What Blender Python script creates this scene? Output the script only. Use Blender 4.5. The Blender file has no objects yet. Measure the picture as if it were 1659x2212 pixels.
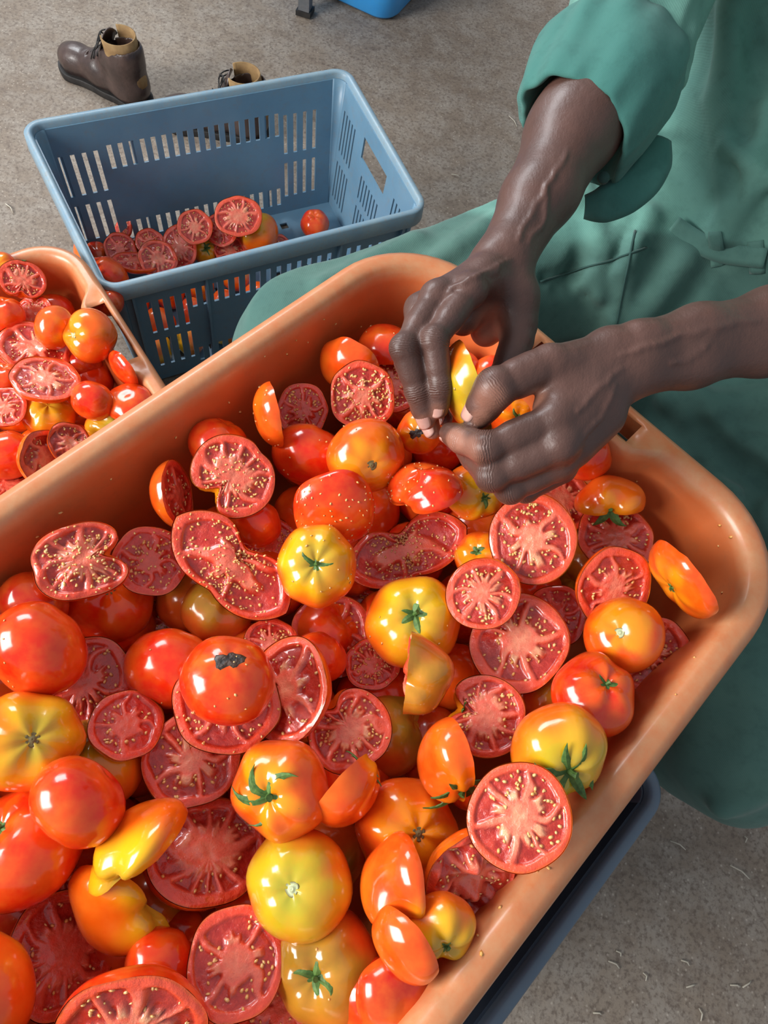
import bpy, math, random
import numpy as np
from mathutils import Matrix, Vector
import openvdb as vdb

# ------------------------------------------------------------ camera
S = bpy.context.scene
COL = S.collection
CX, CY, FPX = 829.5, 1106.0, 1537.7
CAM = np.array([0.0, 0.0, 1.194])
_p, _r = 1.1233, 0.3037
FW = np.array([0, math.cos(_p), -math.sin(_p)])
_rt = np.array([1.0, 0, 0]); _up = np.cross(_rt, FW)
RT = _rt*math.cos(_r) + _up*math.sin(_r)
UP = -_rt*math.sin(_r) + _up*math.cos(_r)
cd = bpy.data.cameras.new('camera'); cam = bpy.data.objects.new('camera', cd); COL.objects.link(cam)
m = Matrix.Identity(4)
for i in range(3):
    m[i][0] = RT[i]; m[i][1] = UP[i]; m[i][2] = -FW[i]; m[i][3] = CAM[i]
cam.matrix_world = m
cd.sensor_fit = 'VERTICAL'; cd.sensor_height = 36.0; cd.lens = 36.0*FPX/2212.0
cd.clip_start = 0.02; cd.clip_end = 50
S.camera = cam

# ------------------------------------------------------------ world, lights, exposure
w = bpy.data.worlds.new('world'); S.world = w; w.use_nodes = True
wn = w.node_tree.nodes; wl = w.node_tree.links
bg = wn['Background']
tcn = wn.new('ShaderNodeTexCoord'); sp_ = wn.new('ShaderNodeSeparateXYZ'); mr = wn.new('ShaderNodeMapRange'); rp = wn.new('ShaderNodeValToRGB')
wl.new(tcn.outputs['Generated'], sp_.inputs[0]); wl.new(sp_.outputs['Z'], mr.inputs['Value'])
mr.inputs['From Min'].default_value = -0.2; mr.inputs['From Max'].default_value = 1.0
wl.new(mr.outputs['Result'], rp.inputs['Fac'])
rp.color_ramp.elements[0].color = (0.50, 0.53, 0.58, 1); rp.color_ramp.elements[1].color = (0.62, 0.66, 0.72, 1)
wl.new(rp.outputs['Color'], bg.inputs['Color']); bg.inputs['Strength'].default_value = 0.42

def area(name, loc, target, sx, sy, power, color):
    l = bpy.data.lights.new(name, 'AREA'); l.shape = 'RECTANGLE'; l.size = sx; l.size_y = sy
    l.energy = power; l.color = color
    o = bpy.data.objects.new(name, l); COL.objects.link(o); o.location = loc
    o.rotation_euler = (Vector(target)-Vector(loc)).to_track_quat('-Z', 'Y').to_euler()
    return o
area('doorway_daylight', (-2.5, -1.0, 2.0), (0, 0.3, 0.5), 1.7, 1.4, 100, (1.0, 0.98, 0.95))
area('window_daylight', (-2.4, 2.6, 2.6), (-.3, 1.0, 0.2), 1.8, 1.0, 52, (0.93, 0.97, 1.0))
S.view_settings.view_transform = 'Standard'; S.view_settings.look = 'None'
S.view_settings.gamma = 1; S.view_settings.use_curve_mapping = False
S.view_settings.exposure = 0.65

# ------------------------------------------------------------ helpers
def ray(x, y): return FW + RT*(x-CX)/FPX - UP*(y-CY)/FPX
def Zp(x, y, z):
    d = ray(x, y); return CAM + d*(z-CAM[2])/d[2]
def Dp(x, y, dep): return CAM + ray(x, y)*dep
def depth(P): return float((np.asarray(P)-CAM) @ FW)
def unit(v):
    v = np.asarray(v, float); return v/np.linalg.norm(v)
def vdir(x, y, ax, ay, az):
    d = unit(ray(x, y)); r_ = unit(RT-d*(RT @ d)); u_ = unit(np.cross(r_, d))
    return unit(ax*r_ + ay*u_ - az*d)

def smooth(me):
    me.polygons.foreach_set('use_smooth', np.ones(len(me.polygons), bool))
def obj(name, me, mat=None, parent=None, sm=True):
    if mat is not None and len(me.materials) == 0: me.materials.append(mat)
    if sm: smooth(me)
    o = bpy.data.objects.new(name, me); COL.objects.link(o)
    if parent is not None: o.parent = parent
    return o
def mesh(name, V, F, cols=None):
    me = bpy.data.meshes.new(name)
    V = np.asarray(V, np.float32)
    if isinstance(F, np.ndarray):
        nf, k = F.shape
        me.vertices.add(len(V)); me.vertices.foreach_set('co', V.ravel())
        me.loops.add(nf*k); me.loops.foreach_set('vertex_index', F.astype(np.int32).ravel())
        me.polygons.add(nf)
        me.polygons.foreach_set('loop_start', np.arange(0, nf*k, k, dtype=np.int32))
        me.polygons.foreach_set('loop_total', np.full(nf, k, np.int32))
        me.update(calc_edges=True); me.validate()
    else:
        me.from_pydata([tuple(v) for v in V.tolist()], [], F); me.update()
    if cols is not None:
        a = me.color_attributes.new('Col', 'FLOAT_COLOR', 'POINT')
        c4 = np.ones((len(V), 4), np.float32); c4[:, :3] = cols
        a.data.foreach_set('color', c4.ravel())
    return me
def tag(o, label=None, cat=None, group=None, kind=None):
    if label: o['label'] = label
    if cat: o['category'] = cat
    if group: o['group'] = group
    if kind: o['kind'] = kind
    return o
def empty(name, loc=(0, 0, 0), M=None):
    o = bpy.data.objects.new(name, None); COL.objects.link(o); o.empty_display_size = .02
    if M is not None: o.matrix_world = M
    else: o.location = loc
    return o
def grid_faces(nr, nc, wrap=False, off=0):
    i = np.arange(nr-1)[:, None]; j = np.arange(nc if wrap else nc-1)[None]
    a = i*nc+j; b = i*nc+(j+1) % nc; c = (i+1)*nc+(j+1) % nc; d = (i+1)*nc+j
    return np.stack([a, b, c, d], -1).reshape(-1, 4)+off
def tube(path, rad, ns=10, caps=True):
    path = np.asarray(path, float); n = len(path); rad = np.broadcast_to(np.asarray(rad, float), (n,))
    T = np.gradient(path, axis=0); T /= np.linalg.norm(T, axis=1)[:, None]+1e-12
    a = np.array([0, 0, 1.0]) if abs(T[0][2]) < .9 else np.array([1.0, 0, 0])
    V = []
    for k in range(n):
        b = np.cross(T[k], a); b /= np.linalg.norm(b); a = np.cross(b, T[k])
        th = np.arange(ns)*2*math.pi/ns
        V.append(path[k]+rad[k]*(np.cos(th)[:, None]*a+np.sin(th)[:, None]*b))
    V = np.concatenate(V); F = [list(f) for f in grid_faces(n, ns, True).tolist()]
    if caps: F += [list(range(ns))[::-1], list(range((n-1)*ns, n*ns))]
    return V, F
def join(parts):
    V = []; F = []; o = 0
    for v, f in parts:
        V.append(np.asarray(v, float)); F += [[i+o for i in q] for q in (f.tolist() if isinstance(f, np.ndarray) else f)]; o += len(v)
    return np.concatenate(V), F
def box(cx, cy, cz, sx, sy, sz):
    V = [(cx+a*sx/2, cy+b*sy/2, cz+c*sz/2) for a in (-1, 1) for b in (-1, 1) for c in (-1, 1)]
    F = [[0, 1, 3, 2], [4, 6, 7, 5], [0, 4, 5, 1], [2, 3, 7, 6], [0, 2, 6, 4], [1, 5, 7, 3]]
    return np.array(V), F
def modi(o, kind, **kw):
    md = o.modifiers.new(kind.lower(), kind)
    for k, v in kw.items(): setattr(md, k, v)
    return md
class VNoise:
    def __init__(s, seed, n=32):
        s.t = np.random.default_rng(seed).random((n, n, n)); s.n = n
    def __call__(s, P):
        P = np.asarray(P); i = np.floor(P).astype(int); f = P-i; f = f*f*(3-2*f); n = s.n
        r = 0
        for a in (0, 1):
            for b in (0, 1):
                for c in (0, 1):
                    w_ = (f[..., 0] if a else 1-f[..., 0])*(f[..., 1] if b else 1-f[..., 1])*(f[..., 2] if c else 1-f[..., 2])
                    r = r + w_*s.t[(i[..., 0]+a) % n, (i[..., 1]+b) % n, (i[..., 2]+c) % n]
        return r*2-1
NZ = VNoise(5)
def sstep(a, b, x):
    t = np.clip((x-a)/(b-a), 0, 1); return t*t*(3-2*t)

# ------------------------------------------------------------ materials
class Mat:
    def __init__(s, name, rough=.5, spec=.5, coat=0., coat_r=.05, color=(1, 1, 1)):
        s.m = bpy.data.materials.new(name); s.m.use_nodes = True
        s.n = s.m.node_tree.nodes; s.l = s.m.node_tree.links; s.b = s.n['Principled BSDF']
        s.b.inputs['Roughness'].default_value = rough; s.b.inputs['Specular IOR Level'].default_value = spec
        s.b.inputs['Coat Weight'].default_value = coat; s.b.inputs['Coat Roughness'].default_value = coat_r
        s.b.inputs['Base Color'].default_value = (*color, 1); s.tc = None
    def coord(s, scale=1, vec=None):
        if s.tc is None: s.tc = s.n.new('ShaderNodeTexCoord')
        if vec is None: return s.tc.outputs['Object']
        mp = s.n.new('ShaderNodeMapping'); mp.inputs['Scale'].default_value = vec
        s.l.new(s.tc.outputs['Object'], mp.inputs['Vector']); return mp.outputs[0]
    def noise(s, scale, detail=4, rough=.5, vec=None):
        t = s.n.new('ShaderNodeTexNoise'); t.inputs['Scale'].default_value = scale
        t.inputs['Detail'].default_value = detail; t.inputs['Roughness'].default_value = rough
        s.l.new(s.coord(vec=vec), t.inputs['Vector']); return t.outputs['Fac']
    def voro(s, scale, out='Distance'):
        t = s.n.new('ShaderNodeTexVoronoi'); t.inputs['Scale'].default_value = scale
        s.l.new(s.coord(), t.inputs['Vector']); return t.outputs[out]
    def ramp(s, fac, stops):
        r = s.n.new('ShaderNodeValToRGB'); s.l.new(fac, r.inputs['Fac'])
        e = r.color_ramp.elements
        while len(e) < len(stops): e.new(.5)
        for k, (p_, c_) in enumerate(stops):
            e[k].position = p_; e[k].color = (*c_, 1) if len(c_) == 3 else c_
        return r.outputs['Color']
    def mix(s, fac, a, b, mode='MIX'):
        x = s.n.new('ShaderNodeMix'); x.data_type = 'RGBA'; x.blend_type = mode
        for sock, v in ((x.inputs[0], fac), (x.inputs[6], a), (x.inputs[7], b)):
            if isinstance(v, (int, float)): sock.default_value = v
            elif isinstance(v, tuple): sock.default_value = (*v, 1) if len(v) == 3 else v
            else: s.l.new(v, sock)
        return x.outputs[2]
    def vcol(s):
        a = s.n.new('ShaderNodeVertexColor'); a.layer_name = 'Col'; return a.outputs['Color']
    def color(s, c_): s.l.new(c_, s.b.inputs['Base Color']); return s
    def rough(s, c_, lo, hi):
        r = s.n.new('ShaderNodeMapRange'); s.l.new(c_, r.inputs[0]); r.inputs[3].default_value = lo; r.inputs[4].default_value = hi
        s.l.new(r.outputs[0], s.b.inputs['Roughness']); return s
    def bump(s, h, strength=.3, dist=.001):
        b = s.n.new('ShaderNodeBump'); b.inputs['Strength'].default_value = strength; b.inputs['Distance'].default_value = dist
        s.l.new(h, b.inputs['Height'])
        prev = s.b.inputs['Normal'].links
        if prev: s.l.new(prev[0].from_socket, b.inputs['Normal'])
        s.l.new(b.outputs[0], s.b.inputs['Normal']); return s

def M_plastic(name, c1, c2, rough=.4, scale=9, dirt=(.3, .2, .12), dirt_amt=.35, coat=.15):
    M = Mat(name, rough, .5, coat, .2)
    n1 = M.noise(scale, 5, .6); n2 = M.noise(scale*9, 4, .7)
    col = M.mix(M.ramp(n1, [(.35, (0, 0, 0)), (.65, (1, 1, 1))]), c1, c2)
    col = M.mix(M.ramp(n2, [(.52, (0, 0, 0)), (.75, (dirt_amt,)*3)]), col, dirt)
    M.color(col); M.rough(n2, rough-.08, rough+.18); M.bump(n2, .25, .0006)
    return M.m
m_tub = M_plastic('orange_plastic', (.64, .135, .030), (.60, .165, .048), .34, 7, (.40, .14, .05), .4, .3)
m_crate = M_plastic('greyblue_plastic', (.115, .235, .345), (.15, .275, .38), .42, 8, (.22, .19, .15), .3)
m_crate_rim = M_plastic('worn_greyblue_plastic', (.17, .28, .37), (.22, .32, .38), .45, 22, (.28, .22, .16), .6)
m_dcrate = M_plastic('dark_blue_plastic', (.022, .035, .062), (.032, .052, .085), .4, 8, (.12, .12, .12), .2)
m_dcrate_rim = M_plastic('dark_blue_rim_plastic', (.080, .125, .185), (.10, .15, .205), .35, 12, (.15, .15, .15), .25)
m_basin = M_plastic('sky_blue_plastic', (.035, .33, .80), (.05, .38, .85), .35, 6, (.1, .3, .5), .15)
m_steel = M_plastic('grey_steel', (.10, .11, .12), (.15, .15, .16), .5, 20, (.08, .06, .05), .4)

Mf = Mat('worn_concrete', .62, .35)
big = Mf.noise(1.6, 5, .6); mid_ = Mf.noise(14, 6, .7); fine = Mf.noise(130, 4, .7)
base = Mf.mix(Mf.ramp(big, [(.35, (0, 0, 0)), (.65, (1, 1, 1))]), (.195, .150, .112), (.285, .235, .185))
base = Mf.mix(Mf.ramp(mid_, [(.42, (0, 0, 0)), (.62, (.75,)*3)]), base, (.31, .275, .235))
base = Mf.mix(Mf.ramp(fine, [(.48, (0, 0, 0)), (.64, (.75,)*3)]), base, (.12, .09, .07))
vv = Mf.voro(85)
base = Mf.mix(Mf.ramp(vv, [(.06, (.6,)*3), (.20, (0, 0, 0))]), base, (.50, .44, .37))
sp2 = Mf.noise(34, 6, .75)
base = Mf.mix(Mf.ramp(sp2, [(.50, (0, 0, 0)), (.78, (.8,)*3)]), base, (.10, .07, .055))
Mf.color(base); Mf.rough(mid_, .45, .8); Mf.bump(mid_, .35, .004); Mf.bump(fine, .5, .0015)
m_floor = Mf.m

Ms = Mat('tomato_skin', .20, .4, .5, .09)
ns_ = Ms.noise(45, 4, .6); n2_ = Ms.noise(260, 3, .6)
c_ = Ms.mix(Ms.ramp(ns_, [(.35, (0, 0, 0)), (.75, (.35,)*3)]), Ms.vcol(), (.95, .30, .03))
Ms.color(c_); Ms.rough(ns_, .10, .26); Ms.bump(n2_, .06, .0006); Ms.bump(Ms.noise(34, 3), .35, .0030)
Ms.b.inputs['Subsurface Weight'].default_value = .08; Ms.b.inputs['Subsurface Radius'].default_value = (1, .2, .05); Ms.b.inputs['Subsurface Scale'].default_value = .006
m_skin = Ms.m
Mc = Mat('tomato_flesh', .22, .5, .8, .04)
nf1 = Mc.noise(150, 5, .65); nf2 = Mc.noise(420, 4, .6)
c_ = Mc.mix(Mc.ramp(nf1, [(.45, (0, 0, 0)), (.72, (.5,)*3)]), Mc.vcol(), (.88, .10, .05))
c_ = Mc.mix(Mc.ramp(nf2, [(.55, (0, 0, 0)), (.75, (.3,)*3)]), c_, (.50, .02, .02))
Mc.color(c_); Mc.rough(nf1, .07, .24); Mc.bump(nf1, .8, .0020); Mc.bump(nf2, .3, .0006)
Mc.b.inputs['Subsurface Weight'].default_value = .25; Mc.b.inputs['Subsurface Radius'].default_value = (1, .2, .1); Mc.b.inputs['Subsurface Scale'].default_value = .005
m_flesh = Mc.m
Me = Mat('tomato_seed', .2, .5, .6, .05)
Me.color(Me.ramp(Me.noise(120, 1), [(.3, (.86, .42, .10)), (.7, (.92, .60, .26))])); m_seed = Me.m
Mg = Mat('green_calyx', .55, .4)
Mg.color(Mg.ramp(Mg.noise(220, 3), [(.3, (.035, .085, .015)), (.7, (.12, .23, .05))])); Mg.bump(Mg.noise(400), .4, .0005); m_calyx = Mg.m
Mb = Mat('pale_stem_scar', .6, .4); Mb.color(Mb.vcol()); Mb.bump(Mb.noise(500), .4, .0006); m_scar = Mb.m
Mr = Mat('black_rot', .45, .5, .3, .2); Mr.color(Mr.ramp(Mr.noise(160, 4), [(.4, (.012, .006, .004)), (.6, (.07, .03, .015))])); Mr.bump(Mr.noise(160, 4), .8, .003); m_rot = Mr.m

# person materials
Mk = Mat('dark_brown_skin', .38, .45, .22, .26)
k1 = Mk.noise(20, 5, .6); k2 = Mk.voro(620, 'Distance'); k3 = Mk.noise(260, 4, .7, vec=(1, 1, 1))
c_ = Mk.mix(Mk.ramp(k1, [(.35, (0, 0, 0)), (.7, (.35,)*3)]), Mk.vcol(), (.165, .070, .050))
Mk.color(c_); Mk.rough(k1, .36, .56); Mk.bump(k2, .14, .0005); Mk.bump(Mk.noise(150, 5, .75, vec=(1, .45, 1.6)), .40, .0012); Mk.bump(Mk.noise(75, 3, .6), .25, .0026)
_a = Mk.n.new('ShaderNodeAttribute'); _a.attribute_name = 'Crease'; _s = Mk.n.new('ShaderNodeSeparateColor'); Mk.l.new(_a.outputs['Color'], _s.inputs[0])
_w = Mk.n.new('ShaderNodeMath'); _w.operation = 'MULTIPLY_ADD'; Mk.l.new(Mk.noise(160, 3), _w.inputs[0]); _w.inputs[1].default_value = 14.0; Mk.l.new(_s.outputs[0], _w.inputs[2])
_q = Mk.n.new('ShaderNodeMath'); _q.operation = 'SINE'; Mk.l.new(_w.outputs[0], _q.inputs[0])
_e = Mk.n.new('ShaderNodeMath'); _e.operation = 'MULTIPLY'; Mk.l.new(_q.outputs[0], _e.inputs[0]); Mk.l.new(_s.outputs[1], _e.inputs[1])
Mk.bump(_e.outputs[0], .38, .0007)
m_body = Mk.m
Mn = Mat('fingernail', .25, .5, .5, .1); Mn.color(Mn.ramp(Mn.noise(90, 2), [(.3, (.52, .27, .22)), (.7, (.66, .40, .33))])); m_nail = Mn.m
def M_cloth(name, a, b, tw=1500):
    M = Mat(name, .82, .2)
    M.b.inputs['Sheen Weight'].default_value = .12
    n1 = M.noise(7, 5, .6); n2 = M.noise(60, 4, .6)
    wv = M.n.new('ShaderNodeTexWave'); wv.inputs['Scale'].default_value = tw/4.2; wv.bands_direction = 'DIAGONAL'
    wv.inputs['Distortion'].default_value = .3
    M.l.new(M.coord(), wv.inputs['Vector'])
    col = M.mix(M.ramp(n1, [(.35, (0, 0, 0)), (.68, (1, 1, 1))]), a, b)
    col = M.mix(M.ramp(n2, [(.5, (0, 0, 0)), (.75, (.4,)*3)]), col, tuple(.62*v for v in a))
    M.color(col); M.bump(wv.outputs['Fac'], .16, .0005); M.bump(n2, .25, .0018)
    return M.m
m_jacket = M_cloth('green_work_cloth', (.115, .255, .195), (.155, .30, .235))
m_cuff = M_cloth('green_cuff_cloth', (.045, .165, .145), (.065, .205, .175))
m_trouser0 = M_cloth('green_trouser_cloth', (.058, .140, .122), (.085, .18, .15), 900)
m_trouser = M_cloth('green_coverall_cloth', (.058, .140, .122), (.085, .18, .15), 900)
_nt = m_trouser.node_tree; _b = _nt.nodes['Principled BSDF']; _src = _b.inputs['Base Color'].links[0].from_socket
_vc = _nt.nodes.new('ShaderNodeVertexColor'); _vc.layer_name = 'Col'; _mx = _nt.nodes.new('ShaderNodeMix'); _mx.data_type = 'RGBA'; _mx.blend_type = 'MULTIPLY'; _mx.inputs[0].default_value = 1
_nt.links.new(_src, _mx.inputs[6]); _nt.links.new(_vc.outputs['Color'], _mx.inputs[7]); _nt.links.new(_mx.outputs[2], _b.inputs['Base Color'])
m_seam = M_cloth('seam_thread', (.028, .075, .068), (.04, .10, .085))
Ml = Mat('brown_leather', .34, .5, .3, .15)
l1 = Ml.noise(25, 5, .6)
Ml.color(Ml.ramp(l1, [(.3, (.028, .017, .015)), (.7, (.075, .045, .038))])); Ml.rough(l1, .25, .5); Ml.bump(Ml.noise(90, 5), .4, .002); m_leather = Ml.m
Mt = Mat('tan_lining', .8, .2); Mt.color(Mt.ramp(Mt.noise(50), [(.3, (.22, .13, .06)), (.7, (.34, .22, .10))])); m_lining = Mt.m
Mo = Mat('dark_rubber', .6, .4); Mo.color(Mo.ramp(Mo.noise(50), [(.3, (.012, .011, .011)), (.7, (.03, .027, .025))])); m_rubber = Mo.m
Mw = Mat('dry_straw', .7, .3); Mw.color(Mw.ramp(Mw.noise(80), [(.3, (.42, .38, .30)), (.7, (.58, .54, .45))])); m_straw = Mw.m
Mh = Mat('black_hair', .7, .3); Mh.color(Mh.ramp(Mh.noise(300), [(.4, (.006, .005, .005)), (.7, (.02, .017, .015))])); Mh.bump(Mh.noise(350, 4), .9, .006); m_hair = Mh.m

# ------------------------------------------------------------ floor
V, F = [], None
nx = 60
xs = np.linspace(-4, 4, nx); ys = np.linspace(-3, 6, nx)
G = np.stack(np.meshgrid(xs, ys, indexing='xy'), -1).reshape(-1, 2)
V = np.c_[G, .0015*NZ(np.c_[G*1.7, G[:, :1]*0])-.0015]
fl = obj('floor', mesh('floor', V, grid_faces(nx, nx)), m_floor); tag(fl, kind='structure')
modi(fl, 'SOLIDIFY', thickness=.05, offset=-1)
# ------------------------------------------------------------ tubs and crates
def rr_outline(W, L, R, step=.009, na=12, cnt=None):
    """rounded rectangle outline: points, outward normals, side id and signed distance from the side's centre"""
    P = []; N = []; I = []; Sg = []
    cs = [((0, 0), 180), ((W, 0), 270), ((W, L), 0), ((0, L), 90)]
    cc = [(R, R), (W-R, R), (W-R, L-R), (R, L-R)]
    for k in range(4):
        for j in range(na+1):
            a = math.radians(cs[k][1]+90*j/na); n = (math.cos(a), math.sin(a))
            P.append((cc[k][0]+R*n[0], cc[k][1]+R*n[1])); N.append(n); I.append(4+k); Sg.append(9)
        a = math.radians(cs[k][1]+90); n = np.array([math.cos(a), math.sin(a)])
        p0 = np.array(cc[k])+R*n; p1 = np.array(cc[(k+1) % 4])+R*n
        ln = np.linalg.norm(p1-p0); m_ = max(2, int(ln/step))
        if cnt: m_ = max(2, int(np.float64((cnt[1] if k % 2 == 0 else cnt[2])-2*cnt[0])/step+1e-9))
        for j in range(1, m_):
            P.append(tuple(p0+(p1-p0)*j/m_)); N.append(tuple(n)); I.append(k); Sg.append(ln*(j/m_-.5))
    return np.array(P, float), np.array(N, float), np.array(I), np.array(Sg)

def make_tub(name, A, e, l, W, L, h, R, label, cat, handle=True, mat=None, taper=.05):
    A = np.asarray(A, float); e = unit(e); l = unit(l)
    M = Matrix(((e[0], l[0], 0, A[0]), (e[1], l[1], 0, A[1]), (0, 0, 1, A[2]-h), (0, 0, 0, 1)))
    root = empty(name, M=M); tag(root, label, cat)
    P, N, I, Sg = rr_outline(W, L, R, cnt=(R, W, L))
    n = len(P)
    prof = [(.006, -.034, .5), (.0, -.031, .5), (-.0, -.010, .6), (.003, -.003, .75), (.008, 0, .8), (.0095, .0002, .75), (.017, .0006, .85), (.0205, -.0015, 1.), (.0232, -.006, .9), (.025, -.014, .25),
            (.029, -.045, 0), (.036, -h*.55, 0), (.020+taper*.8, -h*.86, 0), (.022+taper*.85, -h*.94, 0), (.028+taper, -h*.985, 0), (.045+taper, -h+.003, 0), (.065+taper, -h+.003, 0)]
    bump = np.where((I == 0) & handle, 1-sstep(.062, .092, np.abs(Sg)), 0)
    rings = []; cols = []
    for k, (d, z, wr) in enumerate(prof):
        ex = np.zeros(n)
        Rn = max(R-d, .035)
        Pd = rr_outline(W-2*d, L-2*d, Rn, cnt=(R, W, L))[0]+d
        if k >= 6: ex = bump*.019*(1 if k < 11 else .6 if k == 11 else 0)
        zz = z - (bump*.004 if k in (5, 6) else 0)
        Q = Pd-N*ex[:, None]
        rings.append(np.c_[Q, np.full(n, h)+zz]); cols.append(np.full(n, wr))
    V = np.concatenate(rings); wr = np.concatenate(cols)
    F = grid_faces(len(prof), n, True)
    if handle:
        keep = np.ones(len(F), bool)
        j = np.tile(np.arange(n), len(prof)-1); k = np.repeat(np.arange(len(prof)-1), n)
        hole = (k == 5) & (I[j] == 0) & (np.abs(Sg[j]) < .060) & (np.abs(Sg[(j+1) % n]) < .060)
        keep &= ~hole; F = F[keep]
    F = [f for f in F.tolist()]
    F.append(list(range((len(prof)-1)*n, len(prof)*n)))
    me = mesh('tub_shell', V, F, np.repeat(wr[:, None], 3, 1))
    o = obj('tub_shell', me, mat, root)
    md = modi(o, 'SOLIDIFY', thickness=.0028, offset=0)
    return root, M

def wear_mat(base_m):
    nt = base_m.node_tree; b = nt.nodes['Principled BSDF']; src = b.inputs['Base Color'].links[0].from_socket
    vc = nt.nodes.new('ShaderNodeVertexColor'); vc.layer_name = 'Col'
    nz = nt.nodes.new('ShaderNodeTexNoise'); nz.inputs['Scale'].default_value = 55; nz.inputs['Detail'].default_value = 6; nz.inputs['Roughness'].default_value = .7
    tc = nt.nodes.new('ShaderNodeTexCoord'); nt.links.new(tc.outputs['Object'], nz.inputs['Vector'])
    ma = nt.nodes.new('ShaderNodeMath'); ma.operation = 'MULTIPLY'; nt.links.new(vc.outputs['Color'], ma.inputs[0])
    mr_ = nt.nodes.new('ShaderNodeMapRange'); nt.links.new(nz.outputs['Fac'], mr_.inputs[0]); mr_.inputs[1].default_value = .3; mr_.inputs[2].default_value = .7
    mr_.inputs[3].default_value = .35; mr_.inputs[4].default_value = 1.0; nt.links.new(mr_.outputs[0], ma.inputs[1])
    mx = nt.nodes.new('ShaderNodeMix'); mx.data_type = 'RGBA'; nt.links.new(ma.outputs[0], mx.inputs[0]); nt.links.new(src, mx.inputs[6])
    mx.inputs[7].default_value = (.60, .31, .15, 1); nt.links.new(mx.outputs[2], b.inputs['Base Color'])
wear_mat(m_tub)

ZT = .69
A_ = Zp(892, 474, ZT); B_ = Zp(1763, 1202, ZT)
ET = unit(B_-A_); WT = float(np.linalg.norm(B_-A_)); LT = np.array([ET[1], -ET[0], 0])
tub_main, TM = make_tub('plastic_tub', A_, ET, LT, WT, .68, .20, .095, 'orange plastic tub in the foreground heaped with halved and split tomatoes', 'tub', mat=m_tub)
A2 = Zp(146, 500, .312); d2 = unit(Zp(368, 848, .312)-Zp(220, 616, .312)); l2 = -np.array([-d2[1], d2[0], 0])
if l2[0] > 0: l2 = -l2
# the far tub has its handle side facing the blue crate: local x runs along that side
tub_left, T2 = make_tub('plastic_tub', A2, d2, l2, .41, .60, .308, .075, 'orange plastic tub of tomatoes at the left edge, its slotted handle beside the blue crate', 'tub', mat=m_tub)

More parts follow.
